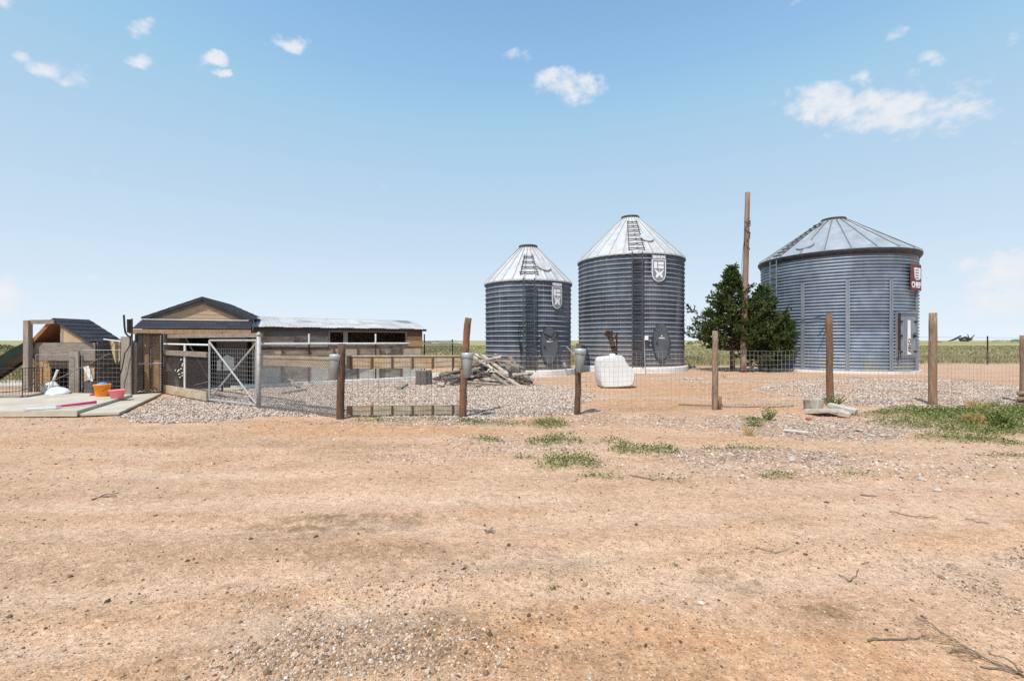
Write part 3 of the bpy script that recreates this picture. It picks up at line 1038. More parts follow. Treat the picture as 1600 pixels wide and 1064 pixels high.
def roof_ladder(root_roof, c, r0, z0, r1, z1, phi, t0, t1, n, w0, w1, mt):
    l = MB()
    s = Vector((-sin(phi), cos(phi), 0))
    a0, a1 = roof_pt(c, r0, z0, r1, z1, phi, t0), roof_pt(c, r0, z0, r1, z1, phi, t1)
    for q in (-1, 1):
        l.beam(a0 + s * q * w0 / 2, a1 + s * q * w1 / 2, .03, .03)
    for i in range(n):
        t = (i + .15) / (n - .2)
        p = a0.lerp(a1, t) + Vector((0, 0, .05))
        w = (w0 * (1 - t) + w1 * t) * 1.12
        l.beam(p - s * w / 2, p + s * w / 2, .07, .035)
    return l.build('roof_ladder', mt, root_roof)


def roof_cap(root_roof, c, r1, z1, mt):
    m = MB()
    m.lathe((c[0], c[1], 0), [(r1 + .015, z1 - .02), (r1 + .03, z1 + .07), (r1 + .045, z1 + .075), (r1 + .02, z1 + .115), (r1 * .4, z1 + .16), (.02, z1 + .17)], 28)
    return m.build('roof_cap', mt, root_roof, True)


def oval(a, b, p=1.75, n=40):
    out = []
    for i in range(n):
        t = 2 * pi * i / n
        x, y = cos(t), sin(t)
        out.append((a * math.copysign(abs(x) ** (2 / 2.0), x), b * math.copysign(abs(y) ** (1 / .93), y)))
    return out


def oval_door(root, w, z, a, b):
    rm = MB()
    poly_on(rm, w, [(x * 1.12, y * 1.07) for x, y in oval(a, b)], 0, z, -.04, .10)
    fr = rm.build('door', M['door_rim'], root)
    d = MB()
    poly_on(d, w, oval(a, b), 0, z, .061, .03)
    d.build('door_panel', M['bin_door'], fr)
    hd = MB()
    hd.beam(w(-a * .72, z + .0, .12), w(-a * .58, z - .12, .12), .03, .03)
    hd.beam(w(-a * .65, z - .06, .08), w(-a * .65, z - .06, .13), .04, .04)
    hd.build('handle', M['black_metal'], fr)
    for q in (.38, -.38):
        hg = MB()
        hg.box(w(a * .98, z + q, .10), (.09, .09, .1), math.atan2(w.u.y, w.u.x))
        hg.build('hinge', M['door_rim'], fr)
    put_text('door_lettering', 'BEHLEN', .085, w, 0, z + b * .22, .0955, M['emblem_white'], fr, .004)
    s = MB()
    poly_on(s, w, [(-.05, .0), (.05, 0), (.0, .07)], 0, z + b * .31, .092, .005)
    s.build('door_mark', M['emblem_white'], fr)
    return fr


def behlen(c, r, ztop, zf, r1, z1, mt, lad_px, emb_px, door_px, label, door_z, door_a, door_b, emb, lz0, ang0=0.0, roof_t=(.08, .72), nrl=4, rw=(.75, .36)):
    root = empty('grain_bin', (c[0], c[1], 0), label, 'grain bin', 'ribbed steel grain bins with cone roofs')
    nf = int(round(2 * pi * r / .084))
    th = np.linspace(0, 2 * pi, nf * 4, endpoint=False)
    per = .213
    nb = int(round((ztop - zf) / per))
    per = (ztop - zf) / nb
    prof = [(0, 0), (.54, .0), (.60, .044), (.70, .050), (.84, .006)]
    zs, dr, fl = [], [], []
    for i in range(nb):
        for q, d in prof:
            zs.append(zf + (i + q) * per)
            dr.append(d)
            fl.append(1.0 if d < .01 else .3)
    zs.append(ztop); dr.append(0); fl.append(0)
    zs, dr, fl = map(np.array, (zs, dr, fl))
    flute = np.array([0, .5, 1, .5])[np.arange(nf * 4) % 4] * .019
    T, Z = np.meshgrid(th, zs)
    Rr = r - .03 + dr[:, None] + flute[None, :] * fl[:, None]
    V = np.stack([Rr * np.cos(T), Rr * np.sin(T), Z], -1).reshape(-1, 3)
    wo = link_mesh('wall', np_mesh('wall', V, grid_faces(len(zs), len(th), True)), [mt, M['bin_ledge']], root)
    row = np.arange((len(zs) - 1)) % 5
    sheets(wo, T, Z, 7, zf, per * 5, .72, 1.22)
    wo.data.polygons.foreach_set('material_index', np.repeat(np.where(row == 3, 1, 0), len(th)).astype(np.int32))  # upward ledge faces take the painted sheen
    fd = MB()
    fd.lathe((c[0], c[1], 0), [(r + .16, -.2), (r + .16, zf - .03), (r + .13, zf), (r - .2, zf + .004)], 72, False, True)
    fd.build('foundation', M['white_conc'], root)
    rf = cone_roof(root, c, r, ztop, r1, z1, 26, M['roof_white'], M['bucket'], .014, .06, .05, .012)
    roof_cap(rf, c, r1, z1, M['rib_dark'])
    # dark eave clips under the rim
    cl = MB()
    vs, fs = [], []
    nn_ = 208
    for i in range(nn_):
        a = 2 * pi * i / nn_
        k_ = (0, .022, .03, .012)[i % 4] + random.uniform(-.006, .006)
        for dr_, zz_ in ((.012, -.11 + k_), (.05, -.10 + k_), (.05, -.03 + k_ * .5), (.012, -.03)):
            vs.append((c[0] + cos(a) * (r + dr_), c[1] + sin(a) * (r + dr_), ztop + zz_))
    for i in range(nn_):
        for q in range(4):
            fs.append((i * 4 + q, ((i + 1) % nn_) * 4 + q, ((i + 1) % nn_) * 4 + (q + 1) % 4, i * 4 + (q + 1) % 4))
    cl.add(vs, fs)
    cl.build('eave_flashing', M['rib_dark'], rf)
    ph = front_phi(c, r, lad_px)
    w = Wall(c, r, ph)
    ladder(root, w, lz0, ztop + .02, .46, .2, .29, M['ladder'], .13)
    roof_ladder(rf, c, r, ztop, r1, z1, ph, roof_t[0], roof_t[1], nrl, rw[0], rw[1], M['rib_dark'])
    # round hatch lid on the roof
    h = MB()
    hp = ph + (.30 if r > 2.3 else .46)
    mid = roof_pt(c, r, ztop, r1, z1, hp, .36, .045)
    nrm = Vector((cos(hp) * (z1 - ztop), sin(hp) * (z1 - ztop), r - r1)).normalized()
    sd = Vector((-sin(hp), cos(hp), 0))
    ups = nrm.cross(sd) * -1
    ring = [mid + (sd * cos(i * pi / 12) + nrm.cross(sd) * sin(i * pi / 12)) * .33 for i in range(24)]
    h.prism(ring, nrm, .06)
    h.build('roof_hatch', M['roof_white'], rf)
    we = Wall(c, r, front_phi(c, r, emb_px))
    emblem(root, we, emb[0], emb[1], emb[2])
    wd = Wall(c, r, front_phi(c, r, door_px))
    oval_door(root, wd, door_z, door_a, door_b)
    return root, w, wd


def bin_centre(px, D):
    a = math.atan2(px - CX, F)
    return (D * sin(a), D * cos(a))


# small bin
c1 = bin_centre(825.2, 21.1)
b1, w1, wd1 = behlen(c1, 1.97, 4.08, .25, .40, 5.76, M['bin_blue'], 826.5, 869, 857.5,
                     'smaller dark ribbed bin with a shield emblem, behind the log pile', 1.28, .385, .78, (3.78, .56, .93), .30, roof_t=(.10, .70), nrl=4, rw=(.74, .34))
# a bent strap hanging across its door, and the loose hose at the ladder
m = MB()
m.beam(wd1(-.30, 1.78, .16), wd1(.02, 1.62, .16), .03, .07)
m.beam(wd1(.02, 1.62, .16), wd1(.30, 1.90, .16), .03, .03)
m.build('door_strap', M['black_metal'], b1)
m = MB()
m.tube([w1(-.30, 2.30, .05), w1(-.42, 2.05, .07), w1(-.44, 1.7, .06), w1(-.38, 1.2, .07), w1(-.33, .7, .05), w1(-.34, .3, .04)], .014, 6)
m.box(w1(-.36, 1.3, .08), (.1, .1, .22), 0)
m.build('hose', M['black_metal'], b1)
m = MB()
m.tube([wd1(.85, 1.25, .03), wd1(1.0, 1.05, .12), wd1(1.15, .9, .22)], .022, 6)
m.build('spout', M['galv_pipe'], b1)
m = MB()
m.tube([wd1(.72, .55, .05), wd1(.78, .38, .06)], .06, 8)
m.build('pipe_end', M['galv_pipe'], b1)
# tall bin
c2 = bin_centre(984.5, 24.7)
b2, w2, wd2 = behlen(c2, 2.68, 5.60, .25, .43, 7.87, M['bin_blue2'], 995, 1028.5, 1032,
                     'tall dark ribbed bin with a shield emblem, behind the white tank', 1.42, .40, .85, (5.28, .74, 1.04), .30, roof_t=(.04, .86), nrl=7, rw=(.70, .44))
m = MB()
m.tube([w2(.33, 1.6, .05), w2(.34, .9, .05), w2(.37, .02, .22)], .022, 6)
m.build('conduit', M['galv_pipe'], b2)
m = MB()
m.box(w2(.42, 1.62, .09), (.16, .1, .2), math.atan2(w2.u.y, w2.u.x))
m.build('switch_box', M['white_paint'], b2)
# wide bin
c3 = bin_centre(1302.5, 29.2)
r3, e3 = 3.33, 5.66
b3 = empty('grain_bin', (c3[0], c3[1], 0), 'widest bin of bright corrugated steel with upright stiffeners and a red sign', 'grain bin')
per = .152
nb = int((e3 - .12) / per)
zs = np.linspace(.10, e3, nb * 8 + 1)
th = np.linspace(0, 2 * pi, 180, endpoint=False)
T, Z = np.meshgrid(th, zs)
sheet = np.floor((Z - .1) / .91)
Rr = r3 + .036 * np.sin((Z - .1) / per * 2 * pi) + .004 * (sheet % 2)
V = np.stack([Rr * np.cos(T), Rr * np.sin(T), Z], -1).reshape(-1, 3)


wo = link_mesh('wall', np_mesh('wall', V, grid_faces(len(zs), len(th), True), True), M['bin_galv'], b3)
sheets(wo, T, Z, 8, .1, .91, .80, 1.14)
m = MB()
m.lathe((c3[0], c3[1], 0), [(r3 + .10, -.2), (r3 + .10, .10), (r3 - .3, .104)], 72, False, True)
m.build('foundation', M['white_conc'], b3)
R1, Z1 = .52, 7.74
rf3 = cone_roof(b3, c3, r3, e3 + .02, R1, Z1, 22, M['roof_galv'], M['rib_dark'], .028, .16, .02, .02)  # darker rib metal paints in the shade along the ribs
roof_cap(rf3, c3, R1, Z1, M['rib_dark'])
m = MB()
m.lathe((c3[0], c3[1], 0), [(r3 + .05, e3 - .24), (r3 + .15, e3 - .10), (r3 + .172, e3 - .02), (r3 + .172, e3 + .01), (r3 + .165, e3 + .012)], 88, False, False)
m.build('eave_flashing', M['eave_dark'], rf3)
ph0 = front_phi(c3, r3, 1324)
stp = front_phi(c3, r3, 1255) - ph0
nst = round(2 * pi / abs(stp))
for i in range(nst):
    a = ph0 + 2 * pi * i / nst
    m = MB()
    w = Wall(c3, r3, a)
    for q in (-1, 1):
        m.beam(w(q * .055, .10, .04), w(q * .055, 4.28, .04), .05, .05, w.n)
    m.beam(w(0, .10, .025), w(0, 4.28, .025), .07, .02, w.n)
    m.build('stiffener', M['door_galv'], b3)
wl = Wall(c3, r3, front_phi(c3, r3, 1212))
ladder(b3, wl, .4, e3 + .1, .46, .14, .3, M['ladder_pale'])
phl = math.atan2(wl.n.y, wl.n.x)
roof_ladder(rf3, c3, r3, e3, R1, Z1, phl, .03, .9, 10, .48, .40, M['rib_dark'])
# hatch
hp = front_phi(c3, r3, 1250)
mid = roof_pt(c3, r3, e3, R1, Z1, hp, .22, .05, .16)
nrm = Vector((cos(hp) * (Z1 - e3), sin(hp) * (Z1 - e3), r3 - R1)).normalized()
sd = Vector((-sin(hp), cos(hp), 0))
m = MB()
m.prism([mid + (sd * cos(i * pi / 12) + nrm.cross(sd) * sin(i * pi / 12)) * .4 for i in range(24)], nrm, .06)
m.build('roof_hatch', M['roof_galv'], rf3)
# door
wd = Wall(c3, r3, front_phi(c3, r3, 1415))
m = MB()
poly_on(m, wd, [(-.62, .72), (.58, .72), (.58, 2.72), (-.62, 2.72)], 0, 0, -.05, .11)
fr = m.build('door', M['door_galv'], b3)
m = MB()
poly_on(m, wd, [(-.46, .82), (.50, .82), (.50, 2.58), (-.46, 2.58)], 0, 0, .061, .03)
for q in (-.2, .0, .2):
    poly_on(m, wd, [(q - .015, .84), (q + .015, .84), (q + .015, 2.56), (q - .015, 2.56)], 0, 0, .092, .012)
m.build('door_panel', M['door_galv'], fr)
m = MB()
poly_on(m, wd, [(-.61, .60), (-.50, .70), (-.50, 2.74), (-.61, 2.70)], 0, 0, .062, .05)
m.build('door_edge', M['rust_dark'], fr)
for q in (1.0, 1.7, 2.35):
    for e in (-.48, .48):
        m = MB()
        m.box(wd(e, q, .12), (.12, .06, .08), math.atan2(wd.u.y, wd.u.x))
        m.build('hinge' if e < 0 else 'latch', M['black_metal'], fr)
m = MB()
m.beam(wd(.30, 1.75, .14), wd(.50, 1.85, .14), .03, .03)
m.beam(wd(.30, 1.77, .14), wd(.30, 1.6, .14), .03, .03)
m.build('handle', M['black_metal'], fr)
m = MB()
poly_on(m, wd, [(-.07, .86), (.17, .86), (.14, 2.42), (-.04, 2.42)], 0, 0, .106, .006)
st = m.build('door_sticker', M['emblem_white'], fr)
put_text('lettering', 'CHIEF', .24, wd, .05, 1.28, .117, M['sign_red'], st, .006, 1, -pi / 2)
m = MB()
poly_on(m, wd, [(-.60, 2.725), (.60, 2.725), (.60, 2.80), (-.60, 2.80)], 0, 0, -.02, .17)
m.build('door_hood', M['door_galv'], fr)
# red sign
ws = Wall(c3, r3, front_phi(c3, r3, 1426))
m = MB()
W2 = .50
poly_on(m, ws, [(-W2, 3.78), (W2, 3.78), (W2, 4.98), (-W2, 4.98)], 0, 0, .11, .02)
sg = m.build('sign', M['sign_red'], b3)
m = MB()
poly_on(m, ws, [(-.20, 4.82), (.42, 4.82), (.42, 4.36), (.30, 4.28), (-.02, 4.26), (-.14, 4.34)], 0, 0, .131, .005)
m.build('sign_mark', M['emblem_white'], sg)
m = MB()
for i in range(4):
    poly_on(m, ws, [(-.08, 4.72 - i * .12), (.22, 4.74 - i * .12), (.22, 4.70 - i * .12), (-.08, 4.68 - i * .12)], 0, 0, .137, .004)
m.build('sign_mark_line', M['sign_red'], sg)
put_text('lettering', 'CHIEF', .36, ws, 0, 4.02, .137, M['emblem_white'], sg, .012, .92)
# cable slung round the wall
m = MB()
ph_a, ph_b = front_phi(c3, r3, 1230), front_phi(c3, r3, 1291)
pts = []
for i in range(15):
    a = ph_a + (ph_b - ph_a) * i / 14
    pts.append(Vector((c3[0] + cos(a) * (r3 + .12), c3[1] + sin(a) * (r3 + .12), 2.50 - .1 * sin(i / 14 * pi) + .18 * i / 14)))
m.tube(pts, .02, 6)
p = pts[-1]
m.tube([p, p + Vector((-.06, -.12, -.3)), p + Vector((-.25, -.15, -.7)), p + Vector((-.45, -.1, -1.0))], .018, 6)
m.build('cable', M['black_metal'], b3)

# ------------------------------------------------------------------ utility pole and juniper
pb = P(1161, 21.6)
pt = Q(1168.5, 301, 21.6)
up = empty('utility_pole', pb, 'tall bare wooden pole standing against the juniper', 'pole')
m = MB()
ks = 14
pts = [pb.lerp(pt, i / ks) + Vector((random.uniform(-.012, .012), 0, 0)) - (Vector((0, 0, .15)) if i == 0 else Vector()) for i in range(ks + 1)]
m.tube(pts, [.145 - .035 * i / ks for i in range(ks + 1)], 14, jit=.03)
m.build('shaft', M['pole'], up, True)
m = MB()
q = [Q(1170, 338, 21.4), Q(1165, 352, 21.4), Q(1163, 372, 21.4), Q(1161, 390, 21.42), Q(1160, 402, 21.4), Q(1159, 415, 21.4), Q(1160, 440, 21.4)]
m.tube(q, .012, 5)
for i in range(14):
    a = i * .9
    c = pb.lerp(pt, .84 - .012 * i)
    m.box(c + Vector((cos(a) * .13, -abs(sin(a)) * .13, 0)), (.05, .05, .09), a)
m.tube([pb.lerp(pt, .86) + Vector((.14 * cos(k * .8), .14 * sin(k * .8), -.05 * k)) for k in range(22)], .014, 5)
m.build('cable', M['wire_dark'], up)


def juniper(c, label):
    root = empty('juniper_tree', c, label, 'tree')
    stems = [(Vector((-.55, 0, 0)), Vector((-.55, .1, 5.15)), .13), (Vector((.75, -.1, 0)), Vector((.95, 0, 4.15)), .11), (Vector((1.1, -.2, 0)), Vector((1.75, -.2, 2.6)), .08)]
    t = MB()
    for a, b, r in stems:
        pts = [c + a.lerp(b, i / 8) + Vector((random.uniform(-.05, .05), random.uniform(-.05, .05), 0)) for i in range(9)]
        pts[0].z -= .15
        t.tube(pts, [r * (1 - i / 8.6) + .008 for i in range(9)], 9, jit=.1)
    tips = []

    def envelope(k, z):
        """reach to left and right of the stem at height z"""
        if k == 0:
            l = np.interp(z, [.9, 1.3, 1.8, 2.6, 3.4, 4.2, 4.8, 5.25], [1.0, 1.75, 1.9, 1.35, .85, .45, .18, .01])
            r = np.interp(z, [.8, 1.6, 2.6, 3.4, 4.2, 5.25], [1.3, 1.45, 1.15, .75, .38, .01])
        elif k == 1:
            l = np.interp(z, [.2, 1, 2.6, 4.2], [.9, 1.0, .75, .03])
            r = np.interp(z, [.2, 1, 2.0, 2.6, 3.4, 4.2], [.8, 1.15, 1.1, .85, .42, .03])
        else:
            l = np.interp(z, [.15, 1, 2.7], [.8, .9, .15])
            r = np.interp(z, [.15, .8, 1.6, 2.2, 2.7], [.35, .55, .60, .5, .15])
        return l, r
    for k, (a, b, r) in enumerate(stems):
        zlo = (1.0, .35, .15)[k]
        zhi = (5.1, 4.1, 2.6)[k]
        nb = (200, 110, 75)[k]
        for i in range(nb):
            z = zlo + (zhi - zlo) * ((i + random.random()) / nb) ** 1.05
            p = a.lerp(b, z / b.z)
            p.z = z
            az = i * 2.39996 + random.uniform(-.4, .4)
            l, rr = envelope(k, z)
            dx, dy = cos(az), sin(az)
            reach = (rr if dx > 0 else l) * abs(dx) + .5 * (l + rr) * .95 * abs(dy)
            reach /= (abs(dx) + abs(dy))
            reach *= 1.12 * random.choice((random.uniform(.6, .9), random.uniform(.9, 1.2)))
            d = Vector((dx, dy, 0))
            rise = random.uniform(.02, .6) * reach
            pts = []
            for s in range(6):
                u = s / 5
                pts.append(c + p + d * reach * u + Vector((random.uniform(-.03, .03), random.uniform(-.03, .03), rise * u * u - .12 * reach * u * (1 - u))))
            t.tube(pts, [.022 * (1 - s / 5.6) + .004 for s in range(6)], 4, False)
            # side sprays
            for s in range(int(5 + reach * 9)):
                u = random.uniform(.2, 1.0) ** .7
                q = pts[0].lerp(pts[-1], u)
                q.z = pts[min(5, int(u * 5))].z * (1 - (u * 5 % 1)) + pts[min(5, int(u * 5) + 1)].z * (u * 5 % 1)
                sd = (d * random.uniform(.3, 1.0) + Vector((random.uniform(-1, 1), random.uniform(-1, 1), random.uniform(-.1, .9))) * .75).normalized()
                tips.append((q, sd, random.uniform(.17, .42) * (1.15 - .35 * u) * (1 - .5 * max(0, z / zhi - .45))))
    tr = t.build('trunk', M['trunk'], root, True)
    n = len(tips)
    q = np.array([x[0] for x in tips]) - np.array(c)
    d = np.array([x[1] for x in tips])
    ln = np.array([x[2] for x in tips])
    K = 21
    u = rng.uniform(0, 1, (n, K))
    base = q[:, None] + d[:, None] * (ln[:, None] * u)[..., None]
    dd = d[:, None] * 1.0 + rng.normal(0, .42, (n, K, 3))
    dd /= np.linalg.norm(dd, axis=-1)[..., None]
    e = np.cross(dd, rng.normal(0, 1, (n, K, 3)))
    e /= np.linalg.norm(e, axis=-1)[..., None]
    s = (rng.uniform(.06, .15, (n, K)))[..., None]
    # every spray is one loose piece (its leaves share one colour clump)
    V = np.stack([base, base + dd * s * .5 + e * s * .2, base + dd * s, base + dd * s * .5 - e * s * .2], 2).reshape(-1, 3)
    Fc = np.arange(n * K * 4).reshape(-1, 4)
    link_mesh('crown', np_mesh('crown', V, Fc), M['needles'], root)
    return root


juniper(P(1162, 22.4), 'dark green juniper with a pointed top beside the wide grain bin')

# ------------------------------------------------------------------ front fence
fp = [(531, 652), (722, 650), (902, 646), (1117, 638), (1297, 632), (1457, 631), (1600, 628)]
B = [G(*p) for p in fp]
fence = empty('wire_fence', B[0], 'long wire fence on seven rough wooden posts across the yard', 'fence')
tops = [537, None, 537, 517, 490, 489, 524]
labs = ['dark rough post carrying the first bucket', 'two-piece leaning post carrying a bucket', 'short dark post carrying a bucket', 'pale brown post before the juniper',
        'orange-brown tall post before the wide bin', 'grey and orange tall post', 'grey post at the fence end']
mats = ['post_dark', 'post', 'post_dark', 'post_pale', 'post', 'post_pale', 'post_pale']


def log(mb, a, b, r, n=14, k=9):
    a, b = Vector(a), Vector(b)
    pts = [a.lerp(b, i / (k - 1)) + Vector((random.uniform(-.006, .006), random.uniform(-.006, .006), 0)) for i in range(k)]
    rs = [r * (1.04 - .1 * i / (k - 1)) * random.uniform(.96, 1.04) for i in range(k)]
    mb.tube(pts, rs, n, True, .05)


for i, b in enumerate(B):
    m = MB()
    if i == 1:
        log(m, b + Vector((0, 0, -.2)), Q(725, 578, b.y), .075)
        log(m, Q(724.5, 585, b.y + .09), Q(731.5, 497, b.y + .12), .070)
    else:
        log(m, b + Vector((0, 0, -.2)), Q(fp[i][0] + (3, 0, 2, .5, -1.5, 1, 0)[i], tops[i], b.y), (.074, 0, .063, .064, .073, .083, .08)[i])
        if i == 3:
            m.box(b + Vector((.10, -.02, .12)), (.05, .05, .30), .3, 0, .12)
        if i == 6:
            m.box(b + Vector((.02, -.05, .22)), (.5, .04, .10), .1)
            m.box(b + Vector((.02, -.05, .08)), (.5, .04, .10), .1)
    tag(m.build('post', M[mats[i]], fence, True), labs[i])
for i in range(6):
    m = MB()
    a, b = B[i], B[i + 1]
    L_ = (b - a).length
    zt = (Zat(557, 9.0), 1.20, 1.28, Zat(547, 10.3), Zat(547, 10.7), 1.25)[i] if i else 1.18
    nv = int(L_ / .102)
    dn = Vector((0, .09, 0))
    sagf = lambda u: -.025 * sin(u * pi) + .006 * sin(u * 17 + i)
    nh = 12
    for j in range(nv + 1):
        u = j / nv
        p = a.lerp(b, u) + dn
        m.wire(p + Vector((0, .012 * sin(j * .8), .0)), p + Vector((0, .0, zt + sagf(u))), .0026)
    for k in range(nh + 1):
        zz = zt * k / nh
        prev = None
        for j in range(0, 9):
            u = j / 8
            p = a.lerp(b, u) + dn + Vector((0, .01 * sin(j * 2.1 + k), zz + sagf(u) * k / nh))
            if prev is not None: m.wire(prev, p, .0026)
            prev = p
    tag(m.build('wire_mesh', M['wire'] if i else M['wire_dark'], fence))
# boards nailed along the first span
a, b = B[0] + Vector((.08, .16, 0)), B[1] + Vector((-.05, .16, 0))
for nm, z0, z1, mt in (('top_board', Zat(575.5, 9.1), Zat(557, 9.1), M['board_tan']), ('bottom_board', .02, Zat(633.5, 9.1), M['board_moss'])):
    m = MB()
    zc = (z0 + z1) / 2
    m.beam(a + Vector((0, 0, zc)), b + Vector((0, 0, zc)), .035, z1 - z0)
    bd = m.build(nm, mt, fence)
    if nm == 'top_board':
        m = MB(); m.beam(a + Vector((0, .0, z1 + .012)), b + Vector((0, .0, z1 + .012)), .075, .02)
        m.build('board_cap', M['timber_pale'], bd)
    for j in range(6):
        u = (j + .22) / 5.6
        p = a.lerp(b, u) + Vector((0, -.032, 0))
        m = MB(); m.beam(p + Vector((0, 0, z0 - .02)), p + Vector((0, 0, z1 + .004)), .03, .03)
        m.build('stake', M['stake'], bd)

# buckets on the posts


def bucket(loc, label):
    o = empty('bucket', loc, label, 'bucket', 'grey buckets hung on the fence posts')
    x, y, z = loc
    m = MB()
    m.lathe((x, y, z), [(.068, 0), (.074, .008), (.104, .40), (.100, .405), (.062, .02)], 26, True, True)
    m.build('body', M['bucket'], o, True)
    m = MB()
    m.lathe((x, y, z), [(.106, .375), (.112, .38), (.118, .455), (.112, .475), (.098, .48), (.094, .40)], 26, False, False)
    m.build('rim', M['bucket_rim'], o, True)
    return o


bk = bucket(P(522, 8.86, Zat(592, 8.86)), 'grey bucket left of the dark post by the chain link corner')
bks = [bk]
for px, py, Yb, lb in ((730, 590, 8.80, 'grey bucket on the two-piece leaning post before the log pile'), (905.5, 582, 9.16, 'grey bucket on the short post left of the white tank')):
    c = bk.copy(); COL.objects.link(c)
    c.location = P(px, Yb, Zat(py, Yb)); c['label'] = lb
    for ch in bk.children:
        d = ch.copy(); COL.objects.link(d); d.parent = c
    bks.append(c)
bks[1].rotation_euler = (0, R(2), R(60)); bks[2].rotation_euler = (0, R(-3), R(130)); bks[0].rotation_euler = (0, R(4), 0)

# ------------------------------------------------------------------ chain link


def chain(mb, a, b, z0a, z1a, z0b, z1b, sp=.055, r=.0019):
    r *= 2.0
    """diagonal wire net between posts at a and b (xy), bottom and top heights at both ends"""
    a, b = Vector(a), Vector(b)
    L_ = (b - a).length
    hh = max(z1a - z0a, z1b - z0b)

    def pt(u, v):
        z0 = z0a + (z0b - z0a) * u / L_
        return a.lerp(b, u / L_) + Vector((0, 0, z0 + v))
    n = int((L_ + hh) / sp) + 1
    for sgn in (1, -1):
        for i in range(n):
            s = i * sp
            # line u - v = s - hh   (sgn 1) ; u + v = s (sgn -1)
            if sgn == 1:
                v0 = max(0, hh - s); v1 = min(hh, L_ - s + hh)
                if v1 <= v0: continue
                mb.wire(pt(s - hh + v0, v0), pt(s - hh + v1, v1), r)
            else:
                v0 = max(0, s - L_); v1 = min(hh, s)
                if v1 <= v0: continue
                mb.wire(pt(s - v0, v0), pt(s - v1, v1), r)


# galvanised gate with X brace
ga, gb = P(327.5, 11.15), P(401, 10.22)
gate = empty('gate', ga, 'galvanised tube gate with a crossed brace standing on the gravel', 'gate')


def tube_frame(root, name, a, b, z0, z1, r, mt):
    m = MB()
    za, zb = Vector((0, 0, z0)), Vector((0, 0, z1))
    for p, q in ((a + za, a + zb), (b + za, b + zb), (a + zb, b + zb), (a + za, b + za)):
        m.tube([p, q], r, 8)
    return m.build(name, mt, root, False)


tube_frame(gate, 'frame', ga, gb, .05, 1.50, .024, M['galv_pipe'])
m = MB()
m.tube([ga + Vector((0, -.02, 1.47)), gb + Vector((0, -.02, .08))], .021, 8)
m.tube([ga + Vector((0, .025, .08)), gb + Vector((0, .025, 1.47))], .021, 8)
m.build('brace', M['galv_pipe'], gate)
m = MB()
for i in range(1, 20):
    p = ga.lerp(gb, i / 20) + Vector((0, .03, 0))
    m.wire(p + Vector((0, 0, .06)), p + Vector((0, 0, 1.28)), .0028)
for k in range(13):
    z = .1 + k * .1
    m.wire(ga + Vector((0, .03, z)), gb + Vector((0, .03, z)), .0028)
m.build('wire_panel', M['wire'], gate)

# chain link run: gate post to first fence post
gp = P(404.5, 10.1)
cl = empty('chain_link_fence', gp, 'low chain link fence from the white gate post to the first wooden post', 'fence')
m = MB(); m.tube([gp + Vector((0, 0, -.2)), gp + Vector((0, 0, 1.62))], .045, 12)
m.lathe(gp, [(.05, 1.60), (.052, 1.64), (.03, 1.68), (.005, 1.69)], 12)
m.build('gate_post', M['galv_pipe'], cl, True)
e_ = B[0] + Vector((-.07, .05, 0))
m = MB(); chain(m, gp, e_, .02, 1.17, .02, 1.17, .06, .0021)
m.build('mesh', M['wire'], cl)
m = MB()
m.beam(gp + Vector((.05, .07, 1.06)), e_ + Vector((0, .09, 1.06)), .03, .22)
m.build('top_board', M['board_tan'], cl)
m = MB(); m.tube([gp + Vector((0, 0, 1.2)), e_ + Vector((0, 0, 1.2))], .012, 6)
m.build('rail', M['wire_dark'], cl)
m = MB()
m.tube([gp + Vector((0, .02, .05)), e_ + Vector((0, .02, .03))], .015, 6)
m.build('bottom_tube', M['wire_dark'], cl)  # thin dark tube along the foot of the mesh

# kennel fence between walk gate and galvanised gate
ka, kb = P(254, 13.1), P(326, 11.2)
kf = empty('kennel_fence', ka, 'chain link panel with wooden boards in front of the gabled shed', 'fence')
m = MB(); chain(m, ka, kb, .2, 1.2, .2, 1.2, .06, .0021)
m.build('mesh', M['wire_dark'], kf)
d3 = (kb - ka).normalized()
dn = Vector((d3.y, -d3.x, 0))
m = MB(); m.beam(ka + Vector((0, 0, .13)) + dn * .03, kb + Vector((0, 0, .13)) + dn * .03, .05, .22)
m.build('bottom_board', M['board_tan'], kf)
m = MB(); m.beam(ka + Vector((0, 0, 1.16)) + dn * .03, kb + Vector((0, 0, 1.15)) + dn * .03, .05, .13)
m.build('top_board', M['grey_wood'], kf)
m = MB(); m.tube([ka + Vector((0, 0, 1.40)), kb + Vector((0, 0, 1.39))], .022, 8)
m.build('rail', M['white_paint'], kf)
m = MB(); m.beam(ka + Vector((0, .12, 1.62)), gp + Vector((0, .12, 1.62)), .06, .10)
m.build('top_beam', M['grey_wood'], kf)
for px, Yp, z in ((289, 12.1, 1.38), (347, 13.3, 1.72)):
    m = MB(); p = P(px, Yp); m.tube([p + Vector((0, 0, 0)), p + Vector((0, 0, z))], .028, 8)
    m.build('post', M['white_paint'] if px < 300 else M['black_metal'], kf)
m = MB(); p = P(255, 13.05); m.beam(p, p + Vector((0, 0, 1.72)), .10, .10)
m.build('corner_post', M['grey_wood_v'], kf)
m = MB()
p = P(283, 12.2)
for i in range(16):
    m = MB()
    q = p + Vector((random.gauss(.06, .07), -.03, .75 + random.gauss(0, .13)))
    m.box(q, (.022, .004, .045), random.uniform(-.3, .3), random.uniform(-.3, .3), random.uniform(0, 1.5))
    m.build('bird_dropping', M['white_paint'], kf)

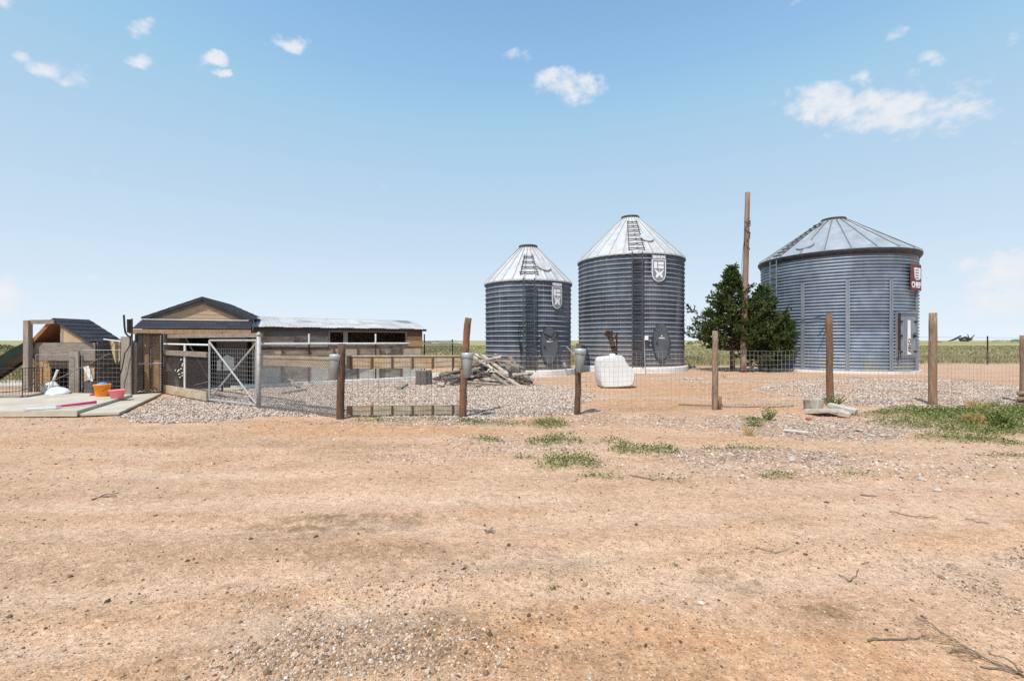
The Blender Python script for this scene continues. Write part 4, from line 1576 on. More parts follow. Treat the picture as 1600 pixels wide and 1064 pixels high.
# black walk gate
wa, wb = P(213.5, 12.45), P(253.5, 12.75)
wg = empty('walk_gate', wa, 'narrow black framed wire gate beside the wide grey board', 'gate')
tube_frame(wg, 'frame', wa, wb, .06, 1.68, .024, M['black_metal'])
m = MB(); m.tube([wa + Vector((0, 0, .86)), wb + Vector((0, 0, .86))], .02, 8); m.build('mid_rail', M['galv_pipe'], wg)
m = MB(); chain(m, wa, wb, .08, 1.66, .08, 1.66, .075, .0024); m.build('mesh', M['wire_dark'], wg)
m = MB(); m.box(wa + Vector((-.02, -.03, .9)), (.07, .06, .2)); m.build('latch', M['black_metal'], wg)

# upright boards, pole and bent pipe left of the walk gate
o = empty('gate_board', P(198, 12.2), 'wide weathered grey board standing upright left of the walk gate', 'board')
m = MB(); m.beam(P(197.5, 12.2), P(197.5, 12.2, Zat(526, 12.2)), .27, .05, (0, 1, 0)); m.build('plank', M['grey_wood_v'], o)
o = empty('gate_post', P(209, 12.35), 'narrow brown gate post with a thin pole fixed to it', 'post')
m = MB(); m.beam(P(209.5, 12.35), P(209.5, 12.35, Zat(535, 12.35)), .10, .10, (0, 1, 0)); m.build('shaft', M['grey_wood_v'], o)
m = MB(); m.tube([P(206, 12.28), P(206, 12.28, Zat(498, 12.28))], .022, 8); m.build('pole', M['rust_dark'], o)
m = MB(); m.tube([P(202, 12.5, Zat(520, 12.5)), P(202, 12.5, Zat(499, 12.5))], [.05, .055], 10); m.build('cap', M['black_metal'], o)
o = empty('bent_pipe', P(196, 12.1, 0), 'thin black pipe bent over the wide grey board', 'pipe')
m = MB(); m.tube([Q(193.5, 492, 12.1), Q(194.5, 510, 12.1), Q(196, 520, 12.1), Q(200, 525, 12.1), Q(204, 526, 12.1)], .022, 8)
m.build('upper_length', M['black_metal'], o)
m = MB(); m.tube([Q(204, 526, 12.1), Q(203, 540, 12.08), Q(195, 552, 12.08), Q(191, 575, 12.08), Q(186, 590, 12.08), Q(180, 605, 12.0)], .014, 6)
m.build('hose', M['black_metal'], o)

# ------------------------------------------------------------------ gabled shed
A_, B_ = P(222, 13.75), P(384, 14.6)
ux = (B_ - A_); Wd = ux.length; ux.normalize()
uy = Vector((-ux.y, ux.x, 0))            # into the building
shed = empty('shed', A_, 'small gabled shed with dark shingles and tan gable boards', 'shed')
S = lambda u, v, z: A_ + ux * u + uy * v + Vector((0, 0, z))
ZE, ZG, ZR = 1.84, 2.22, 2.86
m = MB()
th_ = .06
wall_h = 2.05
# left, right, back and front walls; the front has a wide door opening
m.prism([S(0, 0, 0), S(0, 2.6, 0), S(0, 2.6, wall_h), S(0, 0, wall_h)], ux, th_)
m.prism([S(Wd - th_, 0, 0), S(Wd - th_, 2.6, 0), S(Wd - th_, 2.6, wall_h), S(Wd - th_, 0, wall_h)], ux, th_)
m.prism([S(th_, 2.54, 0), S(Wd - th_, 2.54, 0), S(Wd - th_, 2.54, wall_h), S(th_, 2.54, wall_h)], uy, th_)
for u0, u1, z0, z1 in ((th_, 1.02, 0, wall_h), (1.02, 1.95, 1.62, wall_h), (1.95, Wd - th_, 0, wall_h)):
    m.prism([S(u0, 0, z0), S(u1, 0, z0), S(u1, 0, z1), S(u0, 0, z1)], uy, th_)
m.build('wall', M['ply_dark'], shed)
m = MB(); m.prism([S(-.02, -.9, 0), S(Wd + .1, -.9, 0), S(Wd + .1, 2.6, 0), S(-.02, 2.6, 0)], (0, 0, 1), .03); m.build('slab', M['concrete'], shed)
# paler sheet at front left paints in the sunlit wall; window sheet
m = MB(); m.prism([S(.10, -.018, .06), S(.95, -.018, .06), S(.95, -.018, 1.75), S(.10, -.018, 1.75)], uy, .016); m.build('panel', M['ply'], shed)
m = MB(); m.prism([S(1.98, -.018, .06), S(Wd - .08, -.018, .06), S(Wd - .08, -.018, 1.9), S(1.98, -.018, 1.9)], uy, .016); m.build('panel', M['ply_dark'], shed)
m = MB()
m.prism([S(1.98, -.05, .55), S(2.45, -.05, .55), S(2.45, -.05, .95), S(2.25, -.05, 1.05), S(1.98, -.05, .85)], uy, .02)
m.build('white_sheet', M['white_paint'], shed)
# porch posts
for u in (.42, 1.3):
    m = MB(); m.beam(S(u, -.75, 0), S(u, -.75, 1.80), .10, .10, tuple(uy)); m.build('porch_post', M['brown_wood'] if u < .6 else M['dark_wood'], shed)
m = MB(); m.prism([S(.46, -.72, 1.80), S(.99, -.72, 1.80), S(.50, -.72, 1.25), S(.46, -.72, 1.25)], uy, .04); m.build('gusset', M['grey_wood'], shed)
m = MB(); m.beam(S(.60, -.7, 0), S(.60, -.7, 1.78), .20, .04, tuple(uy)); m.build('jamb_board', M['brown_wood'], shed)
m = MB(); m.beam(S(.14, -.55, 0), S(.14, -.55, 1.72), .19, .05, tuple(uy)); m.build('dark_door', M['dark_wood'], shed)
m = MB(); m.beam(S(-.12, -.4, 0), S(-.12, -.4, 1.5), .17, .04, tuple(uy)); m.build('side_board', M['grey_wood_v'], shed)
# gable
mid_u = Wd * .53 + .14
lf, rt = -.12, Wd + .10
m = MB()
m.prism([S(lf + .2, -.02, ZG - .12), S(rt, -.02, ZG - .12), S(rt, -.02, ZG + .02), S(mid_u, -.02, ZR - .06), S(lf + .2, -.02, ZG + .02)], uy, .05)
gbl = m.build('gable', M['siding'], shed)
m = MB()
k = 0
zz = ZG - .02
while zz < ZR - .12:
    f = (ZR - .1 - zz) / (ZR - .1 - ZG)
    m.beam(S(mid_u - (mid_u - lf - .25) * f * .96, -.023, zz), S(mid_u + (rt - mid_u) * f * .96, -.023, zz), .007, .010)
    zz += .115
m.build('lap_board', M['siding'], gbl)


def shingle_roof(mb, e0, e1, r0, r1, n):
    e0, e1, r0, r1 = map(Vector, (e0, e1, r0, r1))
    nrm = (e1 - e0).cross(r0 - e0).normalized()
    if nrm.z < 0: nrm = -nrm
    for i in range(n):
        a, b = i / n, min(1, (i + 1.12) / n)
        p = [e0.lerp(r0, a), e1.lerp(r1, a), e1.lerp(r1, b), e0.lerp(r0, b)]
        mseg = max(3, int((p[1] - p[0]).length / .30))
        for j in range(mseg):
            q0, q1 = j / mseg, (j + 1) / mseg
            t = .014 + random.uniform(0, .004)
            x = [p[0].lerp(p[1], q0), p[0].lerp(p[1], q1), p[3].lerp(p[2], q1), p[3].lerp(p[2], q0)]
            up4 = [x[0] + nrm * t, x[1] + nrm * t, x[2] + nrm * .002, x[3] + nrm * .002]
            dn4 = [v - nrm * .012 for v in x]
            mb.add(up4 + dn4, [(0, 1, 2, 3), (0, 4, 5, 1), (1, 5, 6, 2), (3, 7, 4, 0), (4, 7, 6, 5), (2, 6, 7, 3)])


m = MB()
fo, bo = -.12, 2.9
shingle_roof(m, S(lf + .16, fo, ZG - .02), S(lf + .16, bo, ZG - .02), S(mid_u, fo, ZR), S(mid_u, bo, ZR), 7)
shingle_roof(m, S(rt + .12, bo, ZG - .02), S(rt + .12, fo, ZG - .02), S(mid_u, bo, ZR), S(mid_u, fo, ZR), 7)
rf = m.build('roof', M['shingle'], shed)
m = MB()
for e in (lf + .16, rt + .12):
    m.beam(S(e, fo - .012, ZG - .07), S(mid_u, fo - .012, ZR - .05), .03, .10)
m.build('barge_board', M['fascia_dark'], rf)
m = MB()
for e, s in ((lf + .32, 1), (rt - .08, -1)):
    m.beam(S(e, fo + .06, ZG - .06), S(mid_u, fo + .06, ZR - .16), .03, .10)
m.build('rake_board', M['fascia_grey'], rf)
m = MB(); m.beam(S(lf + .16, -.17, ZG - .085), S(rt + .02, -.17, ZG - .085), .02, .025); m.build('drip_edge', M['white_paint'], rf)
# skirt roof over the porch
m = MB()
shingle_roof(m, S(lf + .30, -1.05, ZE), S(rt + .27, -1.05, ZE), S(lf + .14, -.05, ZG - .10), S(rt + .10, -.05, ZG - .10), 4)
sk = m.build('skirt_roof', M['shingle'], shed)
m = MB(); m.beam(S(lf + .22, -1.03, ZE - .09), S(rt + .27, -1.03, ZE - .09), .04, .13); m.build('fascia', M['brown_wood'], sk)
m = MB(); m.prism([S(rt + .12, -.05, ZG - .02), S(rt + .12, -.10, ZG - .14), S(rt + .30, -1.03, ZE - .03), S(rt + .30, -1.0, ZE + .02)], ux, .03); m.build('end_trim', M['fascia_dark'], sk)

# ------------------------------------------------------------------ long low coop
C0, C1 = P(394, 14.75), P(660, 18.05)
vx = (C1 - C0); Lc = vx.length; vx.normalize()
vy = Vector((-vx.y, vx.x, 0))
coop = empty('coop', C0, 'long low plywood coop with a pale tin roof behind the gravel', 'coop')
K = lambda u, v, z: C0 + vx * u + vy * v + Vector((0, 0, z))
uof = lambda px: next((i / 400 * Lc for i in range(401) if (K(i / 400 * Lc, 0, 0).x / K(i / 400 * Lc, 0, 0).y * F + CX) >= px), Lc)
ZC = 1.93
u1, u2 = uof(515), uof(633)
zw0, zw1 = 1.40, 1.80
dep = 2.9
m = MB()
for a, b, z0, z1 in ((0, u1, 0, ZC), (u1, u2, 0, zw0), (u1, u2, zw1, ZC), (u2, Lc, 0, ZC)):
    m.prism([K(a, 0, z0), K(b, 0, z0), K(b, 0, z1), K(a, 0, z1)], vy, .05)
m.prism([K(Lc - .05, .05, 0), K(Lc - .05, dep, 0), K(Lc - .05, dep, ZC), K(Lc - .05, dep / 2, 2.30), K(Lc - .05, .05, ZC)], vx, .05)
m.prism([K(0, .05, 0), K(0, dep, 0), K(0, dep, ZC), K(0, dep / 2, 2.30), K(0, .05, ZC)], vx, .05)
m.prism([K(.05, dep - .05, 0), K(Lc - .05, dep - .05, 0), K(Lc - .05, dep - .05, ZC), K(.05, dep - .05, ZC)], vy, .05)
m.build('wall', M['ply'], coop)
m = MB(); m.prism([K(.05, .05, 1.0), K(Lc - .05, .05, 1.0), K(Lc - .05, dep - .05, 1.0), K(.05, dep - .05, 1.0)], (0, 0, 1), .02); m.build('floor', M['ply_dark'], coop)


def cpanel(name, a, b, z0, z1, mt, d=.02, label=None):
    m = MB(); m.prism([K(a, -d, z0), K(b, -d, z0), K(b, -d, z1), K(a, -d, z1)], vy, d - .003)
    return tag(m.build(name, mt, coop), label)


# window frame and mullion
wf = MB()
for a, b, z0, z1 in ((u1 - .06, u1, zw0 - .04, zw1 + .05), (u2, u2 + .06, zw0 - .04, zw1 + .05), (u1, u2, zw1, zw1 + .05), (u1 + .45, u1 + .60, zw0, zw1)):
    wf.prism([K(a, -.03, z0), K(b, -.03, z0), K(b, -.03, z1), K(a, -.03, z1)], vy, .026)
wf.build('window', M['grey_wood'], coop)
cpanel('panel', .05, u1 - .065, 1.62, ZC - .02, M['ply_dark'], .016, 'dark plywood strip under the eave')  # darker than the sheets below it
cpanel('panel', .15, u1 * .52, 1.30, 1.64, M['ply'], .024)
cpanel('panel', u1 * .53, u1 - .065, 1.27, 1.66, M['ply_grey'], .026)
cpanel('batten', .05, u1 - .02, 1.215, 1.26, M['dark_wood'], .04)
cpanel('batten', u1 - .02, u2, 1.32, 1.36, M['grey_wood'], .04)
cpanel('panel', u2 + .065, Lc - .03, 1.27, 1.66, M['osb'], .03, 'orange chipboard patch at the coop end')
cpanel('panel', u2 + .065, Lc - .03, 1.67, ZC - .03, M['stake'], .02)
cpanel('header', u1, u2, zw1 + .055, ZC - .03, M['stake'], .02)
nn = 7
for i in range(nn):
    a, b = .05 + (Lc - .1) * i / nn, .05 + (Lc - .1) * (i + .97) / nn
    cpanel('panel', a, b, .62, 1.19, M['ply'] if i % 3 else M['board_tan'], .018)
    cpanel('panel', a, b, .10, .60, M['ply_grey'] if i % 2 else M['conc_grey'], .022)
for i in range(1, nn):
    a = .05 + (Lc - .1) * i / nn - .03
    cpanel('stud', a, a + .06, .10, 1.20, M['stake'], .05)
m = MB(); m.prism([K(-.6, -.34, -.1), K(Lc + .05, -.34, -.1), K(Lc + .05, .2, -.1), K(-.6, .2, -.1)], (0, 0, 1), .19)
m.build('foundation', M['white_conc'], coop)
# tin roof in sheets
m = MB()
ns = 11
x0, x1 = -.25, Lc + .14
for side in (0, 1):
    for i in range(ns):
        a, b = x0 + (x1 - x0) * i / ns, x0 + (x1 - x0) * (i + 1.04) / ns
        lift = .012 * (i % 2)
        prev = None
        rows = []
        kk = 10
        for j in range(kk + 1):
            u = a + (b - a) * j / kk
            hh = lift + .008 * (j % 2)
            if side == 0: pe, pr = K(u, -.16, ZC + .01 + hh), K(u, dep / 2, 2.32 + hh)
            else: pe, pr = K(u, dep + .16, ZC + .01 + hh), K(u, dep / 2 + .02, 2.325 + hh)
            rows.append((pe, pr))
        vs = [p for r_ in rows for p in r_] + [p - Vector((0, 0, .004)) for r_ in rows for p in r_]
        fs = []
        for j in range(kk):
            q = 2 * j
            fs.append((q, q + 2, q + 3, q + 1))
            o2 = 2 * (kk + 1)
            fs.append((o2 + q, o2 + q + 1, o2 + q + 3, o2 + q + 2))
            fs.append((q, o2 + q, o2 + q + 2, q + 2))
        m.add(vs, fs)
rc = m.build('roof', M['tin'], coop)
m = MB(); m.prism([K(Lc - .55, .95, 2.20), K(Lc - .05, .95, 2.20), K(Lc - .12, 1.3, 2.31), K(Lc - .6, 1.3, 2.31)], (0, 0, 1), .02); m.build('roof_patch', M['bucket'], rc)
m = MB(); m.beam(K(x0 + .1, -.12, ZC - .04), K(x1 - .02, -.12, ZC - .04), .03, .06); m.build('eave_board', M['dark_wood'], rc)
m = MB(); m.beam(K(Lc + .10, -.10, ZC - .02), K(Lc + .10, dep / 2, 2.27), .03, .08); m.build('barge_board', M['dark_wood'], rc)

# dog run posts and rail before the coop
run = [P(404.5, 14.1), P(483, 15.35), P(587, 16.8), P(663, 18.2), P(707, 19.6), P(722, 20.0)]
dr_ = empty('dog_run_fence', run[1], 'thin pipe fence with a white top rail before the plywood coop', 'fence')
for i, p in enumerate(run[1:5]):
    m = MB(); m.tube([p, p + Vector((0, 0, Zat(522, p.y) if i < 3 else 1.55))], .026, 8); m.build('post', M['black_metal'] if i >= 2 else M['rust_dark'], dr_)
    if i < 2:
        m = MB(); m.tube([p + Vector((0, -.004, 1.36)), p + Vector((0, -.004, Zat(522, p.y) + .01))], .03, 8); m.build('post_sleeve', M['white_paint'], dr_)
    m = MB(); m.lathe(p, [(.16, .0), (.15, .04), (.05, .06)], 12); m.build('post_foot', M['conc_grey'], dr_)
m = MB()
for a, b in zip(run[:-1], run[1:]):
    m.tube([a + Vector((0, 0, 1.39)), b + Vector((0, 0, 1.385))], .033, 8)
m.build('top_rail', M['white_paint'], dr_)
m = MB()
chain(m, run[3], run[5], 1.0, 1.4, 1.0, 1.4, .07, .003)
m.wire(run[3] + Vector((0, 0, 1.43)), run[4] + Vector((0, 0, 1.43)), .012)
m.build('mesh', M['wire_dark'], dr_)

# ------------------------------------------------------------------ playhouse with slide
YP = 12.4
ph_ = empty('playhouse', P(100, YP), 'weathered wooden playhouse with dark shingles and a green slide', 'playhouse')
x = lambda px: (px - CX) / F * YP
z = lambda py: Zat(py, YP)
X0, X1 = x(53), x(148)
dpt = 1.0
m = MB()


def slab(mb, xa, xb, za, zb, y, t):
    mb.prism([(xa, y, za), (xb, y, za), (xb, y, zb), (xa, y, zb)], (0, 1, 0), t)


m = MB(); slab(m, X0, X1, z(564), z(535.5), YP, .04); m.build('front_board', M['grey_wood'], ph_)
m = MB(); slab(m, X0, x(73), .0, z(564.5), YP + .006, .03)
slab(m, x(73), x(78), .0, z(566), YP + .006, .03)
slab(m, x(78), x(108), z(574), z(564.5), YP + .006, .03); m.build('panel', M['osb'], ph_)
m = MB(); slab(m, x(78), x(147), z(573), z(563.5), YP - .02, .022); m.build('lintel', M['dark_wood'], ph_)
m = MB(); slab(m, x(108), x(112), 0, z(573), YP, .05); m.build('stud', M['grey_wood_v'], ph_)
m = MB(); slab(m, x(113), x(128), 0, z(549), YP - .10, .045); m.build('front_post', M['grey_wood_v'], ph_)
m = MB()
m.prism([(x(131), YP, z(596)), (x(147), YP, z(592)), (x(147), YP, z(570)), (x(140), YP, z(569)), (x(131), YP, z(571))], (0, 1, 0), .03)
m.build('window_panel', M['siding'], ph_)
m = MB(); slab(m, x(128), X1, 0, z(597), YP, .04); m.build('lower_board', M['ply_dark'], ph_)
m = MB()
m.prism([(x(131), YP - .03, z(574)), (x(140), YP - .03, z(571)), (x(147), YP - .03, z(595)), (x(143), YP - .03, z(596))], (0, 1, 0), .02)
m.build('window_flap', M['white_paint'], ph_)
# sides and back, dark inside
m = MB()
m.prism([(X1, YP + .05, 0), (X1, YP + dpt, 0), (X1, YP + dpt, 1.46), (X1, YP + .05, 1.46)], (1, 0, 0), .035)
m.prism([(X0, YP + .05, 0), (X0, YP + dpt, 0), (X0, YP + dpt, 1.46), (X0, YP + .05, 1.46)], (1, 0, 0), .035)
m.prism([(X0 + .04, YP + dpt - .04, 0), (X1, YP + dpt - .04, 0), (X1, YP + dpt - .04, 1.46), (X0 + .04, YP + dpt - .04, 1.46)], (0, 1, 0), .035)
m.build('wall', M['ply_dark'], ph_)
# roof
xr, xe, xl = x(86), x(144), x(54)
zr, ze = z(497), z(534)
m = MB()
shingle_roof(m, (xe, YP - .06, ze), (xe, YP + dpt, ze), (xr, YP - .06, zr), (xr, YP + dpt, zr), 6)
pr = m.build('roof', M['shingle'], ph_)
m = MB()
m.prism([(xr, YP - .06, zr - .03), (xl - .15, YP - .06, ze - .13), (xl - .15, YP - .06, ze - .10), (xr, YP - .06, zr)], (0, 1, 0), dpt + .06)
m.build('roof_underside', M['under_red'], pr)
m = MB()
m.beam((xr, YP - .075, zr - .03), (xe, YP - .075, ze - .03), .02, .05)
m.build('rake_board', M['fascia_dark'], pr)
m = MB()
m.beam((xr, YP - .075, zr - .06), (xl - .1, YP - .075, ze - .12), .02, .09)
m.build('rake_board', M['under_red'], pr)
m = MB(); m.prism([(x(99), YP, z(535)), (x(139), YP, z(535)), (x(99), YP, z(507))], (0, 1, 0), .03); m.build('gable_panel', M['playply'], ph_)
m = MB(); slab(m, x(94), x(98.5), z(535), z(507), YP, .05); m.build('gable_stud', M['grey_wood_v'], ph_)
m = MB(); m.beam((x(51), YP - .12, -.02), (x(51), YP - .12, z(501)), .14, .12, (0, 1, 0)); m.build('corner_post', M['grey_wood_v'], ph_)
m = MB(); m.beam((x(55), YP - .12, z(503.5)), (x(91), YP - .1, z(503)), .05, .11); m.build('tie_beam', M['grey_wood'], ph_)
# slide
m = MB()
sl = [(x(52), z(536)), (x(36), z(543)), (x(18), z(553)), (x(0), z(563)), (x(-40), z(590)), (x(-75), z(611)), (x(-95), z(614))]
for i in range(len(sl) - 1):
    (a, za), (b, zb) = sl[i], sl[i + 1]
    for yy, tt, hh in ((YP + .05, .05, .20), (YP + .55, .05, .20)):
        m.prism([(a, yy, za - .14), (b, yy, zb - .14), (b, yy, zb + hh - .04), (a, yy, za + hh - .04)], (0, 1, 0), tt)
    m.prism([(a, YP + .10, za - .10), (b, YP + .10, zb - .10), (b, YP + .10, zb - .06), (a, YP + .10, za - .06)], (0, 1, 0), .45)
m.build('slide', M['slide_green'], ph_, False)
# cloth and stick hung at the side
o = empty('cloth', P(176, 12.6), 'tan cloth hanging between the playhouse and the grey board', 'cloth')
m = MB()
nu, nv = 14, 12
vs, fs = [], []
for j in range(nv + 1):
    for i in range(nu + 1):
        u, v = i / nu, j / nv
        pxx = 170 + 17 * u + 8 * v * (1 - u)
        vs.append(P(pxx, 12.55 + .05 * sin(u * 9 + v * 2) + .04 * v, Zat(531 + v * (30 + 9 * sin(u * 3)), 12.55)))
for j in range(nv):
    for i in range(nu):
        a = j * (nu + 1) + i
        fs.append((a, a + 1, a + nu + 2, a + nu + 1))
vs2 = [v + Vector((0, .012, 0)) for v in vs]
n0 = len(vs)
m.add(vs + vs2, fs + [tuple(n0 + k for k in reversed(f)) for f in fs])
m.build('fabric', M['cloth'], o, True)
m = MB(); m.tube([Q(162, 530, 12.5), Q(192, 534, 12.45)], .016, 6); m.build('hanging_stick', M['white_paint'], o)

# wire pen panels


def pen(label, pts, z1s, sp, r, mt):
    o = empty('pen_fence', pts[0], label, 'wire fence')
    m = MB()
    for (a, b) in zip(pts[:-1], pts[1:]):
        L_ = (b - a).length
        n = max(2, int(L_ / sp))
        for i in range(n + 1):
            p = a.lerp(b, i / n)
            m.wire(p + Vector((0, 0, .03)), p + Vector((0, 0, z1s)), r)
        k = max(2, int(z1s / (sp * 1.1)))
        for j in range(k + 1):
            zz = .03 + (z1s - .03) * j / k
            m.wire(a + Vector((0, 0, zz)), b + Vector((0, 0, zz)), r)
    m.build('mesh', mt, o)
    m = MB()
    for a, b in zip(pts[:-1], pts[1:]):
        m.tube([a + Vector((0, 0, z1s)), b + Vector((0, 0, z1s))], r * 2.6, 6)
        m.tube([a + Vector((0, 0, .03)), b + Vector((0, 0, .03))], r * 3.4, 6)
    for a in pts: m.tube([a, a + Vector((0, 0, z1s))], r * 2.6, 6)
    m.build('frame', mt, o)
    return o


pen('black wire panel across the yard left of the playhouse post', [P(-150, 11.2), P(35, 11.35), P(66, 11.9)], .80, .075, .0038, M['black_metal'])
pen('tall wire panel standing before the playhouse opening', [P(128, 12.22), P(189, 12.25)], Zat(547, 12.2), .105, .0032, M['wire'])
pen('low wire panel leaning on the playhouse front', [P(56, 12.28), P(112, 12.25)], 1.12, .105, .0026, M['wire'])
pen('wire panel along the far side of the dog pen', [P(146, 13.2), P(190, 13.3)], 1.3, .11, .0036, M['black_metal'])
o = empty('timber_edge', P(30, 11.3), 'grey timber lying along the foot of the black wire panel', 'timber')
m = MB(); m.beam(P(-60, 11.05, .1), P(36, 11.1, .1), .12, .10); m.beam(P(36, 11.1, .1), P(66, 11.75, .1), .12, .10); m.beam(P(66, 11.75, .1), P(110, 11.9, .1), .10, .08); m.build('bar', M['grey_wood'], o)
o = empty('bent_branch', P(40, 11.6), 'long dark branch arching over the black wire panel', 'branch')
m = MB(); m.tube([Q(0, 613, 11.3), Q(30, 611, 11.5), Q(60, 602, 11.7), Q(90, 592, 11.9), Q(115, 580, 12.0), Q(150, 563, 12.1), Q(172, 552, 12.1)], .013, 6); m.build('stem', M['twig'], o)

# ------------------------------------------------------------------ pads and the things on them
m = MB()
tp = .11
m.prism([P(-260, 8.75), P(120, 9.0), P(206, 11.75), P(60, 12.3), P(-260, 12.3)], (0, 0, 1), tp)
tag(m.build('concrete_pad', M['concrete'], None), 'raised pale concrete pad in front of the playhouse', 'pavement', kind='structure')
m = MB()
m.prism([P(124, 9.05), P(186, 9.2), P(252, 12.6), P(207, 12.6), P(207, 11.75)], (0, 0, 1), .045)
tag(m.build('concrete_path', M['concrete'], None), 'low pale concrete path leading to the walk gate', 'path', kind='structure')
m = MB()
m.prism([P(-200, 14.6), P(46, 14.6), P(56, 17), P(-200, 17)], (0, 0, 1), .03)
tag(m.build('concrete_yard', M['concrete'], None), 'bright concrete apron behind the black wire panel', 'pavement', kind='structure')

c = P(160, 11.35, tp)
o = empty('orange_bucket', c, 'orange plastic bucket holding a blue ball on the concrete pad', 'bucket')
m = MB(); m.lathe(c, [(.13, 0), (.135, .01), (.165, .27), (.18, .275), (.18, .30), (.165, .305), (.155, .285), (.12, .03)], 28, True, True); m.build('body', M['orange'], o, True)
m = MB(); m.tube([c + Vector((.18 * cos(a) + .0, -.18 * abs(sin(a)) * .6 - .02, .22 - .10 * sin(a))) for a in [i * pi / 10 for i in range(11)]], .006, 5); m.build('handle', M['black_metal'], o)
o = empty('ball', c + Vector((0, 0, .2)), 'blue ball sitting in the orange bucket', 'ball')
m = MB(); m.lathe(c + Vector((0, 0, .25)), [(.142 * sin(i * pi / 12) + .001, -.10 * cos(i * pi / 12)) for i in range(13)], 24); m.build('shell', M['blue'], o, True)
c = P(183, 11.0, tp)
o = empty('pink_tub', c, 'shallow pink plastic tub on the edge of the concrete pad', 'tub')
m = MB(); m.lathe(c, [(.11, 0), (.12, .01), (.155, .18), (.17, .185), (.17, .20), (.15, .20), (.105, .02)], 28, True, True); m.build('body', M['pink'], o, True)
o = empty('red_scrap', P(146, 11.5, tp), 'small red scrap left of the orange bucket', 'scrap')
m = MB(); m.box(P(146, 11.5, tp + .02), (.12, .08, .03), .4, 0, .1, .008); m.box(P(148, 11.5, tp + .045), (.08, .05, .02), -.3); m.build('piece', M['magenta'], o)
# white heap: two rounded tubs and a scoop
def dome(c, rx, ry, rzz, mt, parent, name, rot=0.0):
    m = MB()
    m.lathe((0, 0, 0), [(sin(i * pi / 2 / 9) if i else .001, cos(i * pi / 2 / 9)) for i in range(9, -1, -1)][::1], 26)
    Rm = Matrix.Rotation(rot, 3, 'Z')
    m.v = [Vector(c) + Rm @ Vector((v.x * rx, v.y * ry, v.z * rzz)) for v in m.v]
    return m.build(name, mt, parent, True)


c = P(84, 11.95, tp * .8)
o = empty('white_sled', c, 'upturned white plastic sleds and tub heaped before the playhouse opening', 'sled')
dome(c + Vector((-.12, .06, 0)), .22, .16, .34, M['white_plastic'], o, 'tub')
dome(c + Vector((.16, -.06, 0)), .30, .2, .20, M['white_plastic'], o, 'sled', .2)
m = MB(); m.lathe(c + Vector((.22, -.12, .01)), [(.26, 0), (.265, .02), (.23, .03)], 26); m.build('rim', M['bucket_rim'], o, True)
o = empty('scoop', c + Vector((0, 0, .05)), 'grey scoop with a white handle sticking up from the white heap', 'shovel')
m = MB(); m.tube([c + Vector((-.02, -.05, .2)), Q(90, 578, 11.9)], .026, 8); m.build('handle', M['white_paint'], o)
m = MB(); m.prism([c + Vector((-.12, -.24, .02)), c + Vector((.02, -.24, .02)), c + Vector((.04, -.2, .26)), c + Vector((-.10, -.2, .28))], (0, 1, 0), .02); m.build('blade', M['bucket'], o)
# pink and white paddle
o = empty('paddle', G(95, 636, tp), 'long pink and white plastic paddle lying on the concrete pad', 'paddle')
p0, p1, p2 = G(44, 641, tp), G(92, 638.5, tp), G(150, 632, tp)
m = MB(); m.prism([p0 + Vector((0, .02, .01)), p0 + Vector((.05, -.14, .01)), p1 + Vector((0, -.06, .01)), p1 + Vector((0, .06, .01)), p0 + Vector((.25, .1, .01))], (0, 0, 1), .035); m.build('blade', M['white_plastic'], o)
m = MB(); m.tube([p1 + Vector((-.06, 0, .045)), p1.lerp(p2, .55) + Vector((0, 0, .05)), p2 + Vector((0, 0, .055))], [.022, .028, .034], 10); m.build('shaft', M['magenta'], o)

# ------------------------------------------------------------------ timber pile, stump, tank, auger
def timber(a, b, w, h, mt, lb, rnd=False):
    a, b = Vector(a), Vector(b)
    mid_ = (a + b) / 2
    m = MB()
    if rnd:
        k = 6
        pts = [a.lerp(b, i / (k - 1)) + Vector((random.uniform(-.02, .02), random.uniform(-.02, .02), random.uniform(-.02, .02))) for i in range(k)]
        m.tube(pts, [w * .5 * random.uniform(.85, 1.1) for _ in range(k)], 8, True, .08)
    else:
        m.beam(a, b, w, h, (random.uniform(-.3, .3), random.uniform(-.5, .1), 1))
    o = m.build('timber', mt, None, False, mid_)
    tag(o, lb, 'timber', 'scrap timbers in the log pile')
    return o


TL = {'timber_pale': 'pale sun-bleached board lying across the log pile', 'timber': 'grey weathered stick in the log pile', 'timber_dark': 'dark weathered stick deep in the log pile'}
timber(Q(738, 556, 16.2), Q(815, 605, 14.95), .11, .05, M['timber_pale'], 'longest pale board sloping down the front of the log pile')
timber(Q(743, 553, 16.4), Q(770, 577, 15.5), .09, .045, M['timber_pale'], 'pale board beside the longest one at the top of the log pile')
timber(Q(754, 555, 16.3), Q(793, 585, 15.2), .12, .05, M['timber_pale'], 'wide pale board in the middle of the log pile')
timber(Q(769, 585, 15.2), Q(796, 604, 15.0), .13, .06, M['timber'], 'short grey board end at the foot of the log pile')
timber(Q(730, 597, 15.3), Q(782, 601, 15.1), .08, .06, M['timber'], 'grey board lying flat along the front of the log pile', False)
timber(Q(728, 607, 14.6), Q(752, 601, 15.0), .12, .03, M['timber'], 'loose plank lying on the gravel before the log pile')
timber(Q(692, 596, 15.4), Q(722, 586, 15.5), .07, .05, M['timber'], 'grey stick poking out left of the leaning fence post')
timber(Q(688, 584, 15.7), Q(722, 578, 15.9), .09, .06, M['timber'], 'grey beam end at the left end of the log pile')
timber(Q(815, 596, 15.4), Q(834, 606, 14.8), .04, .03, M['rust'], 'thin brown stick at the right end of the log pile', True)
timber(Q(795, 556, 16.3), Q(825, 592, 15.9), .12, .06, M['timber'], 'grey board sloping down the right end of the log pile')
timber(Q(762, 563, 16.1), Q(783, 557, 16.2), .10, .07, M['timber_pale'], 'short pale log lying near the top of the log pile', True)
